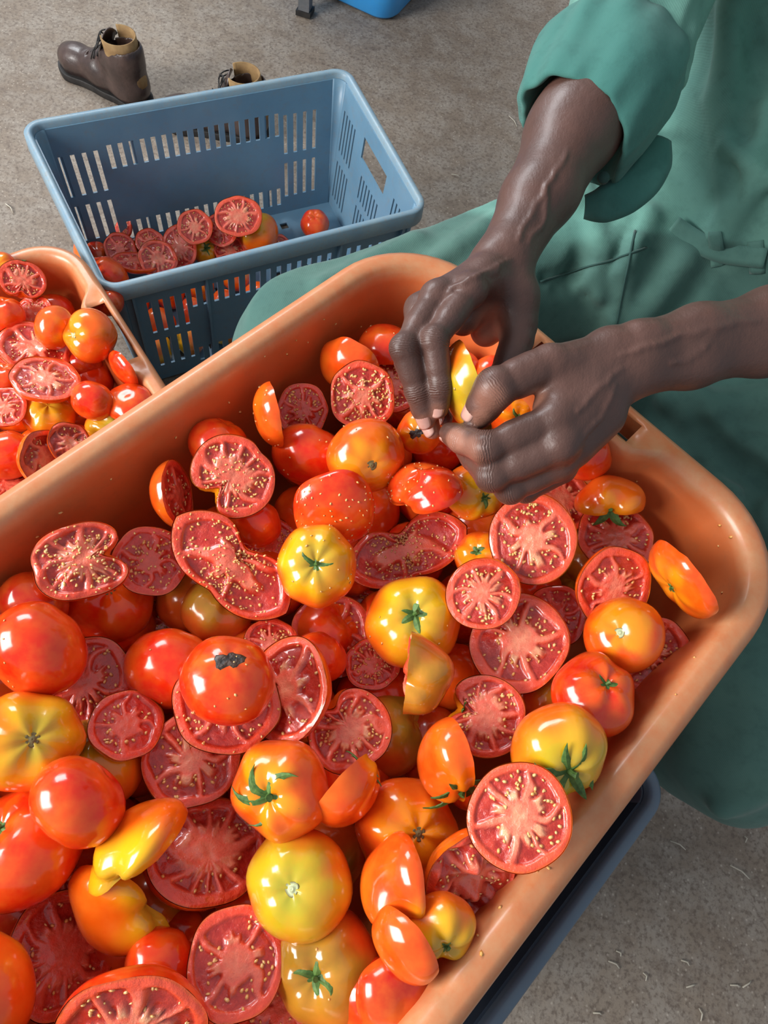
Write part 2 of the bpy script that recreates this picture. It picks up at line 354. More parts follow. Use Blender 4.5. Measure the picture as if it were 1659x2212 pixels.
def make_crate(name, corners, h, label, mat, rim_mat, tall=True, r=.035):
    """corners FL FR BR BL of the rim at its outer edge"""
    C4 = np.array(corners, float); zt = C4[0][2]
    o3 = np.array([C4[:, 0].mean(), C4[:, 1].mean(), zt-h])
    root = empty(name, loc=o3); tag(root, label, 'crate')
    C4 = C4-o3
    L = np.linalg.norm(C4[1]-C4[0]); W = np.linalg.norm(C4[3]-C4[0])
    def bl(a, b, z):
        u = a/L; v = b/W
        p = (1-u)*(1-v)*C4[0]+u*(1-v)*C4[1]+u*v*C4[2]+(1-u)*v*C4[3]
        return (p[0], p[1], z)
    def wall_pts(side, t, d, z):   # t along side from its start corner, d inset
        if side == 0: return bl(t, d, z)
        if side == 1: return bl(L-d, t, z)
        if side == 2: return bl(L-t, W-d, z)
        return bl(d, W-t, z)
    def inset(z): return .014+.018*(1-z/h)
    holes_long = []
    for g0 in (.115, .815):
        for k in range(4):
            u0 = g0*L+k*.0195
            holes_long += [(u0, u0+.0075, h*.50, h*.78), (u0, u0+.0075, h*.16, h*.43)]
    for k in range(17):
        u0 = .245*L+k*.0190
        holes_long += [(u0, u0+.0085, h*.64, h*.80), (u0, u0+.0085, h*.10, h*.24)]
    holes_short = [(W/2-.055, W/2+.055, h*.70, h*.85)]
    for k in range(5):
        for u0 in (.045+k*.0135, W-.045-k*.0135-.005):
            holes_short += [(u0, u0+.005, h*.50, h*.80), (u0, u0+.005, h*.12, h*.42)]
    for k in range(7):
        u0 = W/2-.045+k*.0135; holes_short += [(u0, u0+.005, h*.12, h*.36), (u0, u0+.005, h*.42, h*.60)]
    rr = r
    for side in range(4):
        ln = L if side % 2 == 0 else W
        H = holes_long if side % 2 == 0 else holes_short
        us = sorted(set([rr, ln-rr]+[q for h_ in H for q in h_[:2]])); us = [u for u in us if rr <= u <= ln-rr]
        zs = sorted(set([.004, h-.012]+[q for h_ in H for q in h_[2:]]))
        V = [wall_pts(side, u, inset(z), z) for z in zs for u in us]
        F = []
        for i in range(len(zs)-1):
            for j in range(len(us)-1):
                uc = (us[j]+us[j+1])/2; zc = (zs[i]+zs[i+1])/2
                if any(a < uc < b and c < zc < d for a, b, c, d in H): continue
                a = i*len(us)+j; F.append([a, a+1, a+1+len(us), a+len(us)])
        o = obj('side_panel' if side % 2 == 0 else 'end_panel', mesh('panel', V, F), mat, root, sm=False)
        modi(o, 'SOLIDIFY', thickness=.0035, offset=0)
    # corners
    zs = np.linspace(.004, h-.012, 4)
    for k, (ca, cb, a0) in enumerate(((0, 0, 180), (1, 0, 270), (1, 1, 0), (0, 1, 90))):
        V = []
        for z in zs:
            ins = inset(z)
            cx = rr if ca == 0 else L-rr; cy = rr if cb == 0 else W-rr
            for j in range(9):
                a = math.radians(a0+90*j/8); R_ = rr-ins
                V.append(bl(cx+R_*math.cos(a), cy+R_*math.sin(a), z))
        o = obj('corner_post', mesh('corner', V, grid_faces(4, 9)), mat, root); modi(o, 'SOLIDIFY', thickness=.0045, offset=0)
    # rim: closed profile swept round
    P, N, I, Sg = rr_outline(L, W, rr, .03, 8)
    prof = [(.016, -.040), (.012, -.040), (.009, -.032), (.001, -.032), (0, -.030), (.001, -.003), (.003, -.0005), (.010, 0), (.0135, -.003), (.0145, -.02), (.016, -.04)]
    rings = []
    for d, z in prof:
        Q = P-N*d; rings.append([bl(a, b, h+z) for a, b in Q])
    V = np.concatenate(rings); obj('rim', mesh('rim', V, grid_faces(len(prof), len(P), True)), rim_mat, root)
    # ribs under the rim on the outside
    ribs = []
    for side in (0, 2):
        for t in np.linspace(.08*L, .92*L, 9)[[0, 2, 6, 8]]:
            pts = [wall_pts(side, t-.002, inset(h*.3)-.004, .01), wall_pts(side, t+.002, inset(h*.3)-.004, .01), wall_pts(side, t+.002, .004, h-.03), wall_pts(side, t-.002, .004, h-.03)]
            qts = [wall_pts(side, t-.002, inset(.01)+.001, .01), wall_pts(side, t+.002, inset(.01)+.001, .01), wall_pts(side, t+.002, inset(h), h-.03), wall_pts(side, t-.002, inset(h), h-.03)]
            ribs.append((np.array(pts+qts), [[0, 1, 2, 3], [7, 6, 5, 4], [0, 4, 5, 1], [1, 5, 6, 2], [2, 6, 7, 3], [3, 7, 4, 0]]))
    for v, f in ribs: obj('rib', mesh('rib', v, f), mat, root, sm=False)
    # floor with drain holes
    ins = inset(0)
    us = np.linspace(ins, L-ins, 34); vs = np.linspace(ins, W-ins, 22)
    V = [bl(u, v, .006) for v in vs for u in us]; F = []
    for i in range(21):
        for j in range(33):
            if i % 4 == 2 and j % 4 == 1: continue
            a = i*34+j; F.append([a, a+1, a+35, a+34])
    o = obj('floor_panel', mesh('floor_panel', V, F), mat, root, sm=False); modi(o, 'SOLIDIFY', thickness=.004, offset=0)
    return root
cr = [Zp(215, 632, .30), Zp(932, 452, .30), Zp(752, 140, .30), Zp(36, 262, .30)]
crate_blue = make_crate('produce_crate', cr, .30, 'grey-blue slotted plastic crate behind the tubs, a few tomatoes on its bottom', m_crate, m_crate_rim)
HC = .245
c0 = Zp(1462, 1702, HC*2); c0[2] = HC*2
dc = [c0+LT*.40-ET*.60, c0+LT*.40, c0.copy(), c0-ET*.60]
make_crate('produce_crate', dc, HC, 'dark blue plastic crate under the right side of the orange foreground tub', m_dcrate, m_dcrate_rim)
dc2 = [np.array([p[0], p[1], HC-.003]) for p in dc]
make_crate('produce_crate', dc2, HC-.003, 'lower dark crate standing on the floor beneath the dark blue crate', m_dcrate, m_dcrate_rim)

# sky blue basin whose rounded corner shows at the top edge
b0 = Zp(842, 62, .0); b1 = Zp(700, -28, .0)
eb = unit(Zp(722, 0, .0)-Zp(835, 52, .0)); 
nb = np.array([eb[1], -eb[0], 0.0]); nb = nb if nb[1] > 0 else -nb
hb = .22
if True:
    M = Matrix(((eb[0], nb[0], 0, b0[0]), (eb[1], nb[1], 0, b0[1]), (0, 0, 1, 0), (0, 0, 0, 1)))
    root = empty('plastic_basin', M=M); tag(root, 'bright sky blue plastic basin on the floor, rounded corner showing at the top edge', 'basin')
    W_, L_ = .34, .34
    P, N, I, Sg = rr_outline(W_, L_, .06, .04, 10)
    prof = [(.030, .0), (.012, .004), (.004, .012), (-.01, .10), (-.03, hb-.012), (-.045, hb-.012), (-.048, hb-.006), (-.045, hb), (-.030, hb), (-.024, hb-.01), (-.005, .10), (.010, .016), (.022, .010)]
    V = np.concatenate([np.c_[P-N*d, np.full(len(P), z)] for d, z in prof]); n = len(P)
    F = grid_faces(len(prof), n, True).tolist(); F.append(list(range(n))[::-1]); F.append(list(range((len(prof)-1)*n, len(prof)*n)))
    obj('basin_body', mesh('basin_body', V, F), m_basin, root)
    v, f = tube(np.c_[(P+N*.05), np.full(n, hb-.004)], .005, 8, False)
    obj('rolled_rim', mesh('rolled_rim', v, f), m_basin, root)

# grey steel stand: one foot shows at the top edge
f0 = Zp(659, 28, 0.0)
st = empty('steel_stand', loc=(f0[0], f0[1], 0)); tag(st, 'grey square steel leg of a stand beside the blue basin at the top edge', 'stand')
for (a, b) in ((0, 0), (-.45, .06), (-.40, .50), (.04, .44)):
    v, f = box(a, b, .35, .030, .030, .70); obj('leg', mesh('leg', v, f), m_steel, st, sm=False)
    v, f = box(a, b, .006, .04, .04, .012); obj('foot_pad', mesh('foot_pad', v, f), m_rubber, st, sm=False)
v, f = box(-.20, .25, .71, .56, .60, .03); obj('top_plate', mesh('top_plate', v, f), m_steel, st, sm=False)

# ------------------------------------------------------------ signed distance modelling
class SDF:
    def __init__(s, xs, ys, zs):
        s.ax = [np.asarray(a, np.float32) for a in (xs, ys, zs)]
        s.F = np.full([len(a) for a in s.ax], .05, np.float32)
    def block(s, lo, hi):
        sl = [slice(max(0, np.searchsorted(a, l)-1), min(len(a), np.searchsorted(a, h_)+1)) for a, l, h_ in zip(s.ax, lo, hi)]
        X = s.ax[0][sl[0]][:, None, None]; Y = s.ax[1][sl[1]][None, :, None]; Z = s.ax[2][sl[2]][None, None, :]
        return tuple(sl), X, Y, Z
    @staticmethod
    def cap(X, Y, Z, a, b, ra, rb):
        ba = np.asarray(b, float)-np.asarray(a, float); L2 = float(ba @ ba)+1e-12
        px, py, pz = X-a[0], Y-a[1], Z-a[2]
        t = np.clip((px*ba[0]+py*ba[1]+pz*ba[2])/L2, 0, 1)
        return np.sqrt((px-t*ba[0])**2+(py-t*ba[1])**2+(pz-t*ba[2])**2)-(ra+(rb-ra)*t)
    @staticmethod
    def smin(a, b, k):
        if k <= 0: return np.minimum(a, b)
        h_ = np.clip(.5+.5*(b-a)/k, 0, 1); return b+(a-b)*h_-k*h_*(1-h_)
    def chain(s, caps, k=.004, kg=.003, disp=None):
        """caps: list of (a, b, ra, rb)"""
        P = np.array([c[0] for c in caps]+[c[1] for c in caps]); R = max(max(c[2], c[3]) for c in caps)+.02+k+kg
        sl, X, Y, Z = s.block(P.min(0)-R, P.max(0)+R)
        D = None
        for a, b, ra, rb in caps:
            d = s.cap(X, Y, Z, a, b, ra, rb); D = d if D is None else s.smin(D, d, k)
        if disp is not None: D = D+disp(X, Y, Z)
        s.F[sl] = s.smin(s.F[sl], D.astype(np.float32), kg)
    def carve(s, caps, k=.002):
        P = np.array([c[0] for c in caps]+[c[1] for c in caps]); R = max(max(c[2], c[3]) for c in caps)+.02
        sl, X, Y, Z = s.block(P.min(0)-R, P.max(0)+R)
        D = None
        for a, b, ra, rb in caps:
            d = s.cap(X, Y, Z, a, b, ra, rb); D = d if D is None else s.smin(D, d, k)
        s.F[sl] = -s.smin(-s.F[sl], D.astype(np.float32), k)
    def mesh(s, name, cols=None, crop=None, iso=0.0):
        g = vdb.FloatGrid(.05); F = s.F.copy()
        F[0] = F[-1] = .05; F[:, 0] = F[:, -1] = .05; F[:, :, 0] = F[:, :, -1] = .05
        g.copyFromArray(np.ascontiguousarray(F)); r = g.convertToQuads(iso)
        P, Q = r[0], r[1]
        V = np.stack([np.interp(P[:, i], np.arange(len(s.ax[i])), s.ax[i]) for i in range(3)], -1)
        Q = np.asarray(Q)[:, ::-1] if False else np.asarray(Q)
        return V, Q.astype(np.int64)

# ------------------------------------------------------------ boots
def boot_meshes():
    # local: toe to +x, length .29, sole on z=0
    s = SDF(np.arange(-.06, .27, .0035), np.arange(-.07, .07, .0035), np.arange(-.01, .19, .0035))
    s.chain([((.0, 0, .045), (.10, 0, .050), .040, .040), ((.10, 0, .048), (.19, .004, .036), .040, .034), ((.19, .004, .034), (.215, .0, .032), .036, .030)], .03, .02)
    s.chain([((.02, 0, .05), (.005, 0, .135), .046, .043), ((.02, 0, .10), (.055, 0, .10), .040, .036)], .03, .02)
    # creases over the vamp
    for x in (.125, .14, .155): s.carve([((x, -.03, .083), (x+.004, .03, .083), .0035, .0035)], .004)
    s.carve([((.012, 0, .08), (.008, 0, .20), .037, .040), ((.02, 0, .06), (.12, 0, .045), .030, .026), ((.05, 0, .11), (.075, 0, .16), .017, .022)], .004)
    V, F = s.mesh('boot'); keep = V[:, 2].clip(.012); V[:, 2] = keep
    up = mesh('boot_upper', V, F)
    so = SDF(np.arange(-.07, .28, .004), np.arange(-.07, .07, .004), np.arange(-.02, .05, .003))
    so.chain([((.0, 0, .008), (.08, 0, .008), .044, .038), ((.08, 0, .008), (.19, .004, .008), .040, .045), ((.19, .004, .008), (.21, 0, .008), .045, .038)], .02, 0)
    V, F = so.mesh('sole'); V[:, 2] = np.clip(V[:, 2], 0, .018)
    sole = mesh('boot_sole', V, F)
    # tongue
    n = 10; V = []
    for i in range(n):
        t = i/(n-1)
        for j in range(7):
            u = j/6-.5; V.append((.10-.045*t, u*(.045+.012*t), .083+.085*t-.10*u*u*(1-.3*t)+.004))
    tongue = mesh('tongue', V, grid_faces(n, 7))
    # laces
    parts = []
    for k in range(4):
        x = .125-k*.017; z = .088+k*.013
        parts.append(tube([(x, -.028, z-.012), (x-.003, -.012, z+.003), (x-.006, .012, z+.003), (x-.01, .028, z-.010)], .0018, 6))
    for sgn in (1, -1):
        th = np.linspace(0, 2*math.pi, 16)
        parts.append(tube(np.c_[.072+.010*np.cos(th), sgn*(.020+.018*np.cos(th+2.4)), .146+.012*np.sin(th)], .0018, 6))
        parts.append(tube([(.072, 0, .142), (.076, sgn*.02, .138), (.084, sgn*.035, .120), (.090, sgn*.042, .10)], .0018, 6))
    lv, lf = join(parts); laces = mesh('laces', lv, lf)
    nl_ = 30; an = np.linspace(.75, 2*math.pi-.75, nl_); lip = (np.array([(.022*(1-k/5*.6)+(.040+.001*k)*math.cos(a), (.040-.0005*k)*math.sin(a), .166-.022*k+.004) for k in range(6) for a in an]), grid_faces(6, nl_))
    collar = mesh('collar', *lip)
    return up, sole, tongue, laces, collar
BM = boot_meshes()
def place_boot(loc, rz, label, tilt=(0, 0)):
    r = empty('ankle_boot', loc=loc); r.rotation_euler = (tilt[0], tilt[1], rz); r.scale = (.88,)*3; tag(r, label, 'boot')
    obj('upper', BM[0], m_leather, r); obj('sole', BM[1], m_rubber, r)
    t = obj('tongue', BM[2], m_leather, r)
    if not t.modifiers: modi(t, 'SOLIDIFY', thickness=.003)
    obj('laces', BM[3], m_rubber, r); co = tag(obj('lining', BM[4], m_lining, r), 'tan lining inside the collar'); modi(co, 'SOLIDIFY', thickness=.003)
    return r
q = Zp(292, 196, .03)
place_boot((q[0], q[1], 0), math.radians(165), 'brown leather ankle boot with open collar and tan lining, on the floor behind the crate')
q = Zp(548, 268, .03)
place_boot((q[0], q[1], 0), math.radians(190), 'second brown leather boot, mostly hidden behind the crate with dark laces showing')

# straw bits and a few seeds on the floor
rs = np.random.default_rng(3)
def straw(x, y, dx, dy, rad=.0011):
    a = Zp(x-dx, y-dy, .002); b = Zp(x+dx, y+dy, .002); m_ = (a+b)/2+np.array([.003, .002, .001])
    v, f = tube([a-m_, np.zeros(3), b-m_], [rad, rad*1.1, rad*.8], 5)
    o = obj('straw_bit', mesh('straw', v, f), m_straw); o.location = m_
    tag(o, 'short pale bit of dry straw lying on the concrete floor', 'straw', 'straw bits scattered on the floor')
for (x, y, dx, dy) in ((1464, 1826, 17, 10), (1598, 1884, 21, 15), (1609, 1813, 1, 7), (1326, 2084, 12, 8), (1336, 2060, 5, 6), (1492, 2130, 10, -3), (1588, 2130, 11, 2), (1613, 2126, 9, -7), (1512, 2192, 2, 14), (1480, 2080, 9, 6), (1392, 2110, 3, 9),
                       (1108, 262, 9, 12), (1290, 2190, 9, 2), (20, 450, 8, 10), (985, 380, 10, 4)):
    straw(x, y, dx, dy)
# ------------------------------------------------------------ tomatoes
PAL = {  # skin base, shoulder colour, how far the shoulder reaches
    'R': ((.78, .022, .004), (.80, .075, .005), .35), 'D': ((.52, .014, .005), (.58, .035, .006), .3),
    'O': ((.84, .075, .005), (.88, .28, .006), .55), 'Y': ((.84, .12, .005), (.80, .42, .008), .88),
    'G': ((.82, .12, .006), (.58, .42, .015), 1.1), 'V': ((.66, .10, .015), (.42, .22, .02), .9)}
OFF = 0
class Shape:
    def __init__(s, seed, n=6, amp=.05, obl=.17, dim=.20):
        r = np.random.default_rng(seed); s.n = n; s.amp = amp; s.ph = r.random()*6.28; s.obl = obl; s.dim = dim
        s.off = r.random(3)*20; s.seed = seed; s.r = r
        s.ea = 1+.06*r.random(); s.eph = r.random()*6.28
    def f(s, D):
        c = D[..., 2]; phi = np.arctan2(D[..., 1], D[..., 0]); sn = np.sqrt(np.clip(1-c*c, 0, 1))
        r = 1-s.obl*c*c
        lob = np.cos(s.n*phi+s.ph+.5*np.sin(2*phi+s.ph)); lob = lob*.7+.3*np.cos((s.n-2)*phi+1.7*s.ph)
        r = r+s.amp*lob*sn**.7*(.55+.55*c)
        r = r+.03*np.cos(2*(phi-s.eph))*sn
        r = r-s.dim*np.exp(-((1-c)/.055))-.05*np.exp(-((1+c)/.03))
        return r+.018*NZ(D*1.7+s.off)
    def col(s, D, pal):
        b, sh, ext = PAL[pal]; b = np.array(b); sh = np.array(sh)
        c = D[..., 2]; n1 = NZ(D*1.5+s.off+7)
        wgt = sstep(1-ext, 1-ext*.35, c*.9+.30*n1+.12*np.cos(s.n*np.arctan2(D[..., 1], D[..., 0])+s.ph))
        C = b*(1-wgt[..., None])+sh*wgt[..., None]
        n2 = NZ(D*3+s.off+3); n3 = sstep(.05, .5, NZ(D*1.3+s.off+11)) * (.55 if pal in 'OYG' else .22)
        C = C+(np.array((.86, .20, .005))-C)*(n3*.6)[..., None]
        C = C*(1+.10*n2[..., None])
        if pal in 'YG':  # green blush right round the stem
            g = sstep(.75, 1., c+.1*n1)*.5
            C = C*(1-g[..., None])+np.array((.30, .36, .05))*g[..., None]
        return np.clip(C, 0, 1)

def whole_mesh(sh, pal, nu=44, nv=26):
    th = (1-np.cos(np.linspace(0, math.pi, nv)))/2*math.pi
    th = np.linspace(0, 1, nv)**1.25*math.pi
    th[0] = 1e-3; th[-1] = math.pi-1e-3
    ph = np.arange(nu)*2*math.pi/nu
    T, P_ = np.meshgrid(th, ph, indexing='ij')
    D = np.stack([np.sin(T)*np.cos(P_), np.sin(T)*np.sin(P_), np.cos(T)], -1).reshape(-1, 3)
    V = D*sh.f(D)[:, None]
    F = grid_faces(nv, nu, True)[:, ::-1]
    return V, F, sh.col(D, pal)

def half_dome(sh, pal, N, q, nu=56, nv=15, rough_edge=.012, outline=None):
    """dome on the far side of the cut; returned in cut frame (x, y in the face, +z out of the cut)"""
    pol = np.linspace(0, 1, nv)**1.0*math.pi/2; pol[0] = 1e-3
    ph = np.arange(nu)*2*math.pi/nu
    T, P_ = np.meshgrid(pol, ph, indexing='ij')
    Dl = np.stack([np.sin(T)*np.cos(P_), np.sin(T)*np.sin(P_), -np.cos(T)], -1).reshape(-1, 3)
    Dt = Dl @ N.T      # to tomato frame
    r = sh.f(Dt)
    if outline is not None: r = r*outline(np.tile(ph, nv))
    V = Dl*r[:, None]; V[:, 2] *= q
    edge = sstep(.8, 1., T.ravel()/(math.pi/2))
    V[:, 2] += edge*rough_edge*NZ(Dl*6+sh.off)*1.4
    return V, grid_faces(nv, nu, True), sh.col(Dt, pal)

def face_mesh(sh, N, kind, tone, nu=112, nr=36, outline=None, bulge=.05, roughf=0., nl=None):
    ph = np.arange(nu)*2*math.pi/nu
    Dl = np.stack([np.cos(ph), np.sin(ph), ph*0], -1); bd = sh.f(Dl @ N.T)
    if outline is not None: bd = bd*outline(ph)
    bd = bd*.985
    t = np.linspace(.0, 1, nr)**.8; t[0] = .004
    Tt, Ph = np.meshgrid(t, ph, indexing='ij'); B = np.broadcast_to(bd, Tt.shape)
    X = Tt*B*np.cos(Ph); Y = Tt*B*np.sin(Ph)
    P3 = np.stack([X, Y, X*0+sh.off[0]], -1)
    w1 = NZ(P3*2.2+5); w2 = NZ(P3*2.2+15)
    K = nl or int(sh.r.integers(4, 7))
    if kind == 'L': K = nl or int(sh.r.integers(8, 11))
    ph2 = Ph+.38*w1*(1 if kind == 'E' else .5); t2 = Tt+.07*w2
    if kind in 'LB':     # pull the centre towards the stem notch
        X2 = X-.12; ph2 = np.arctan2(Y, X2*.72)+.28*w1
    kk = K*(ph2+sh.ph)/(2*math.pi); fr = kk-np.floor(kk); ds = np.minimum(fr, 1-fr)/K*2*math.pi*np.maximum(t2, .05)
    idx = np.floor(kk).astype(int) % K
    rs_ = np.random.default_rng(sh.seed+99); inner = (.26 if kind == 'E' else .22)+.16*rs_.random(K); outer = .80+.07*rs_.random(K)
    inn = inner[idx]; out = outer[idx]
    sw = .055 if kind == 'E' else .05
    loc = sstep(sw*.6, sw*1.7, ds)*sstep(inn-.05, inn+.05, t2)*(1-sstep(out-.05, out+.02, t2))
    # placenta: pale fingers pushed from the core into each locule
    mid_ = np.abs(fr-.5)/K*2*math.pi*np.maximum(t2, .05)
    br = .5+.5*NZ(np.stack([Ph*9, Tt*4, P3[..., 2]], -1)+30)
    plc = (1-sstep(.04, .11, mid_-.09*(br-.3)))*(1-sstep(out*.50, out*.72, t2-.22*(br-.5)))*sstep(.05, .2, t2)
    core = (1-sstep(.12, .34, t2+.10*NZ(P3*5+9)))
    core = np.maximum(core, (1-sstep(.02, .07, ds+.03*w2))*(1-sstep(.45, .75, t2))*.55)
    gel = loc*(1-plc*.85)
    wall = np.array((.90, .10, .040)); sept = np.array((.94, .17, .10)); gelc = np.array((.40, .010, .005)); cream = np.array((.98, .56, .30)); pink = np.array((.92, .20, .13))
    tt = tone
    C = wall*(1-.0)+(sept-wall)*(1-sstep(.72, .86, Tt))[..., None]
    C = C+(pink-C)*(core*.7)[..., None]; C = C*1.04
    C = C+(cream-C)*(np.maximum(plc*loc*.9, core*.38)*(.25+.75*tt))[..., None]
    C = C+(gelc-C)*gel[..., None]*.92
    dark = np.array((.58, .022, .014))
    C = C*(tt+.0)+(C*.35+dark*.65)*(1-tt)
    rimc = np.array((.80, .12, .02)); ee = sstep(.955, .985, Tt)[..., None]; C = C*(1-ee)+rimc*ee
    C = C*(1+.12*NZ(P3*9+3)[..., None])
    Zz = bulge*(1-Tt**2)-.065*gel*1.0+.022*plc*loc+.012*NZ(P3*8+50)*(1-sstep(.9, 1, Tt))+roughf*NZ(P3*3.1+70)*(1-sstep(.85, 1, Tt))
    Zz += (sstep(.93, 1, Tt))*(-.015)
    Zz += .0
    V = np.stack([X, Y, Zz], -1).reshape(-1, 3)
    F = grid_faces(nr, nu, True)
    info = (X, Y, Zz, gel, t)
    return V, F, np.clip(C.reshape(-1, 3), 0, 1), info

# one seed: a flattened drop
_sv = [(1.1, 0, 0)]+[(.35*math.cos(0)+0, 0, 0)]*0
_ring = [(math.cos(a)*1.0*(1.15 if math.cos(a) > 0 else 1), .72*math.sin(a), 0) for a in np.arange(6)*math.pi/3]
SEEDV = np.array(_ring+[(0, 0, .42), (0, 0, -.42)]); SEEDF = np.array([[i, (i+1) % 6, 6] for i in range(6)]+[[(i+1) % 6, i, 7] for i in range(6)])
def seeds_mesh(pts, nrm, size, rng):
    n = len(pts); A = rng.random(n)*6.28; s_ = size*(.75+.5*rng.random(n))
    nrm = nrm/np.linalg.norm(nrm, axis=1)[:, None]
    nrm = nrm+.35*rng.normal(size=(n, 3)); nrm /= np.linalg.norm(nrm, axis=1)[:, None]
    h = np.where(np.abs(nrm[:, 2:3]) < .8, np.array([[0, 0, 1.]]), np.array([[1., 0, 0]]))
    t1 = np.cross(nrm, h); t1 /= np.linalg.norm(t1, axis=1)[:, None]; t2 = np.cross(nrm, t1)
    u = np.cos(A)[:, None]*t1+np.sin(A)[:, None]*t2; v = -np.sin(A)[:, None]*t1+np.cos(A)[:, None]*t2
    V = (pts[:, None]+s_[:, None, None]*(SEEDV[None, :, 0:1]*u[:, None]+SEEDV[None, :, 1:2]*v[:, None]+(SEEDV[None, :, 2:3]+.12)*nrm[:, None]))
    F = (SEEDF[None]+8*np.arange(n)[:, None, None]).reshape(-1, 3)
    return V.reshape(-1, 3), F

def calyx_mesh(rng, size=1., curl=1., ns=None, stemlen=.10):
    parts = []
    ns = ns or int(rng.integers(5, 7))
    for k in range(ns):
        a = 6.283*k/ns+rng.normal()*.18; L = size*(.34+.16*rng.random()); wd = size*.078*(.8+.5*rng.random()); cu = curl*(.4+.8*rng.random()); sd = rng.normal()*.5
        n = 9; V = []
        for i in range(n):
            t = i/(n-1); rr_ = L*t; z = .03+.10*math.sin(t*2.2)*size*cu-.06*t*t; wv = wd*(1-t)**.6*(.6+1.2*t*(1-t)*2)
            aa = a+sd*t*t
            for s_ in (-1, 0, 1):
                V.append((rr_*math.cos(aa)-s_*wv*math.sin(aa), rr_*math.sin(aa)+s_*wv*math.cos(aa), z-(.35*wv if s_ else 0)*1.0+(.0)))
        V = np.array(V); F = grid_faces(n, 3)
        V2 = V.copy(); V2[:, 2] -= .014*size
        Fb = F[:, ::-1]+len(V); rimf = []
        m_ = len(V)
        for i in range(n-1):
            rimf += [[i*3, i*3+m_, (i+1)*3+m_, (i+1)*3], [i*3+2, (i+1)*3+2, (i+1)*3+2+m_, i*3+2+m_]]
        parts.append((np.r_[V, V2], np.r_[F, Fb, np.array(rimf)]))
    sz = stemlen*size
    parts.append(tube([(0, 0, -.04), (0, 0, .03), (.02*size, .01, .03+sz*.7), (.05*size, .02, .03+sz)], [.055*size, .042*size, .034*size, .045*size], 8))
    return join(parts)

def scar_mesh(rng, rad=.13, green=True):
    nr, nu = 8, 20; V = []; C = []
    for i in range(nr):
        t = i/(nr-1)
        for j in range(nu):
            a = 6.283*j/nu; r_ = rad*t*(1+.08*math.sin(3*a+rad*40)); z = .035*(1-t**3)-.03*(t > .9)+.012*math.sin(t*9)
            V.append((r_*math.cos(a)+1e-4*math.cos(a), r_*math.sin(a)+1e-4*math.sin(a), z))
            p = np.array((.55, .60, .34)) if green else np.array((.20, .15, .06)); q = np.array((.16, .12, .04))
            k = max(0, min(1, (t-.55)/.3)); k2 = max(0, 1-abs(t-.3)/.12)*.4
            C.append(p*(1-k)*(1-k2)+q*(k+k2*(1-k)))
    F = grid_faces(nr, nu, True)
    return np.array(V), F, np.array(C)

PLACED = []   # (centre, R, kind, normal)
def _fib(n):
    i = np.arange(n)+.5; ph = i*2.399963; z = 1-2*i/n; s_ = np.sqrt(1-z*z)
    return np.stack([s_*np.cos(ph), s_*np.sin(ph), z], -1)
FIB = _fib(90)
def hull(c, R, kind, n, q, ax):
    P = FIB*R*.93
    if kind == 'W': return c+P-np.outer(P @ ax, ax)*.14
    P = P-np.outer(P @ n, n)*(1-q)*1.0
    s_ = P @ n
    P = P-np.outer(np.maximum(s_, 0), n)
    return c+P
def inside(P, it):
    c, R, kind, n, q, ax = it; v = P-c; 
    if kind == 'W':
        v = v+np.outer(v @ ax, ax)*.16; return (np.linalg.norm(v, axis=1) < R*.90)
    d = v @ n; v2 = v+np.outer(d, n)*(1/q-1)
    return (np.linalg.norm(v2, axis=1) < R*.90) & (d < -.0005)
WALL = [None]; RISE = [True]
def wall_out(P, marg=0.):
    if WALL[0] is None: return 0., None
    Mi, W, L, h = WALL[0]; Q = P @ Mi[:3, :3].T+Mi[:3, 3]; ins = .031+.030*np.clip((h-Q[:, 2])/h, 0, 1)+marg
    return Q, ins
def wall_bad(P):
    if WALL[0] is None: return 0.
    _, W, L, h = WALL[0]; Q, ins = wall_out(P); low = Q[:, 2] < h-.004
    return float((((Q[:, 0] < ins) | (Q[:, 0] > W-ins) | (Q[:, 1] < ins)) & low).mean())
def wall_shift(P):
    if WALL[0] is None: return np.zeros(3)
    Mi, W, L, h = WALL[0]; Q, ins = wall_out(P); low = Q[:, 2] < h-.004; sh = np.zeros(3)
    if not low.any(): return sh
    Q = Q[low]; ins = ins[low]
    a = max((ins-Q[:, 0]).max(), 0); b = max((Q[:, 0]-(W-ins)).max(), 0); c_ = max((ins-Q[:, 1]).max(), 0)
    l = np.array([a-b, c_, 0.]); l = np.clip(l, -.006, .006); return Mi[:3, :3].T @ l
def settle(x, y, rpx, kind, nvec, axv, q, z0, zmin):
    """start at the pile's surface and sink the fruit along its line until it clears those already lying above it"""
    best = None
    dz = 0; first = True
    while True:
        P = Zp(x, y, z0-dz); dp = depth(P); R = rpx*dp/FPX
        c = P.copy()
        if kind != 'W':
            vis = nvec-ray(x, y)*(nvec @ ray(x, y))/(ray(x, y) @ ray(x, y)); c = P+vis*R*q*.42
        it = (c, R, kind, nvec, q, axv); H = hull(*it); bad = 1.5*wall_bad(H)
        for o in PLACED:
            if np.linalg.norm(o[0]-c) > o[1]+R: continue
            bad += inside(H, o).mean(); bad += inside(hull(*o), it).mean()
        if first:
            first = False
            if RISE[0] and wall_bad(H) > .04 and (wall_out(H)[0][:, 0].mean() > WALL[0][1]/2) and WALL[0][3] < .25: dz = -.034; continue
        if best is None or bad < best[0]-.01: best = (bad, it)
        if bad < .004 or z0-dz <= zmin or not len(PLACED): break
        dz += .004
    it = best[1]; s_ = wall_shift(hull(*it)); it = (it[0]+s_,)+it[1:]
    PLACED.append(it); return it

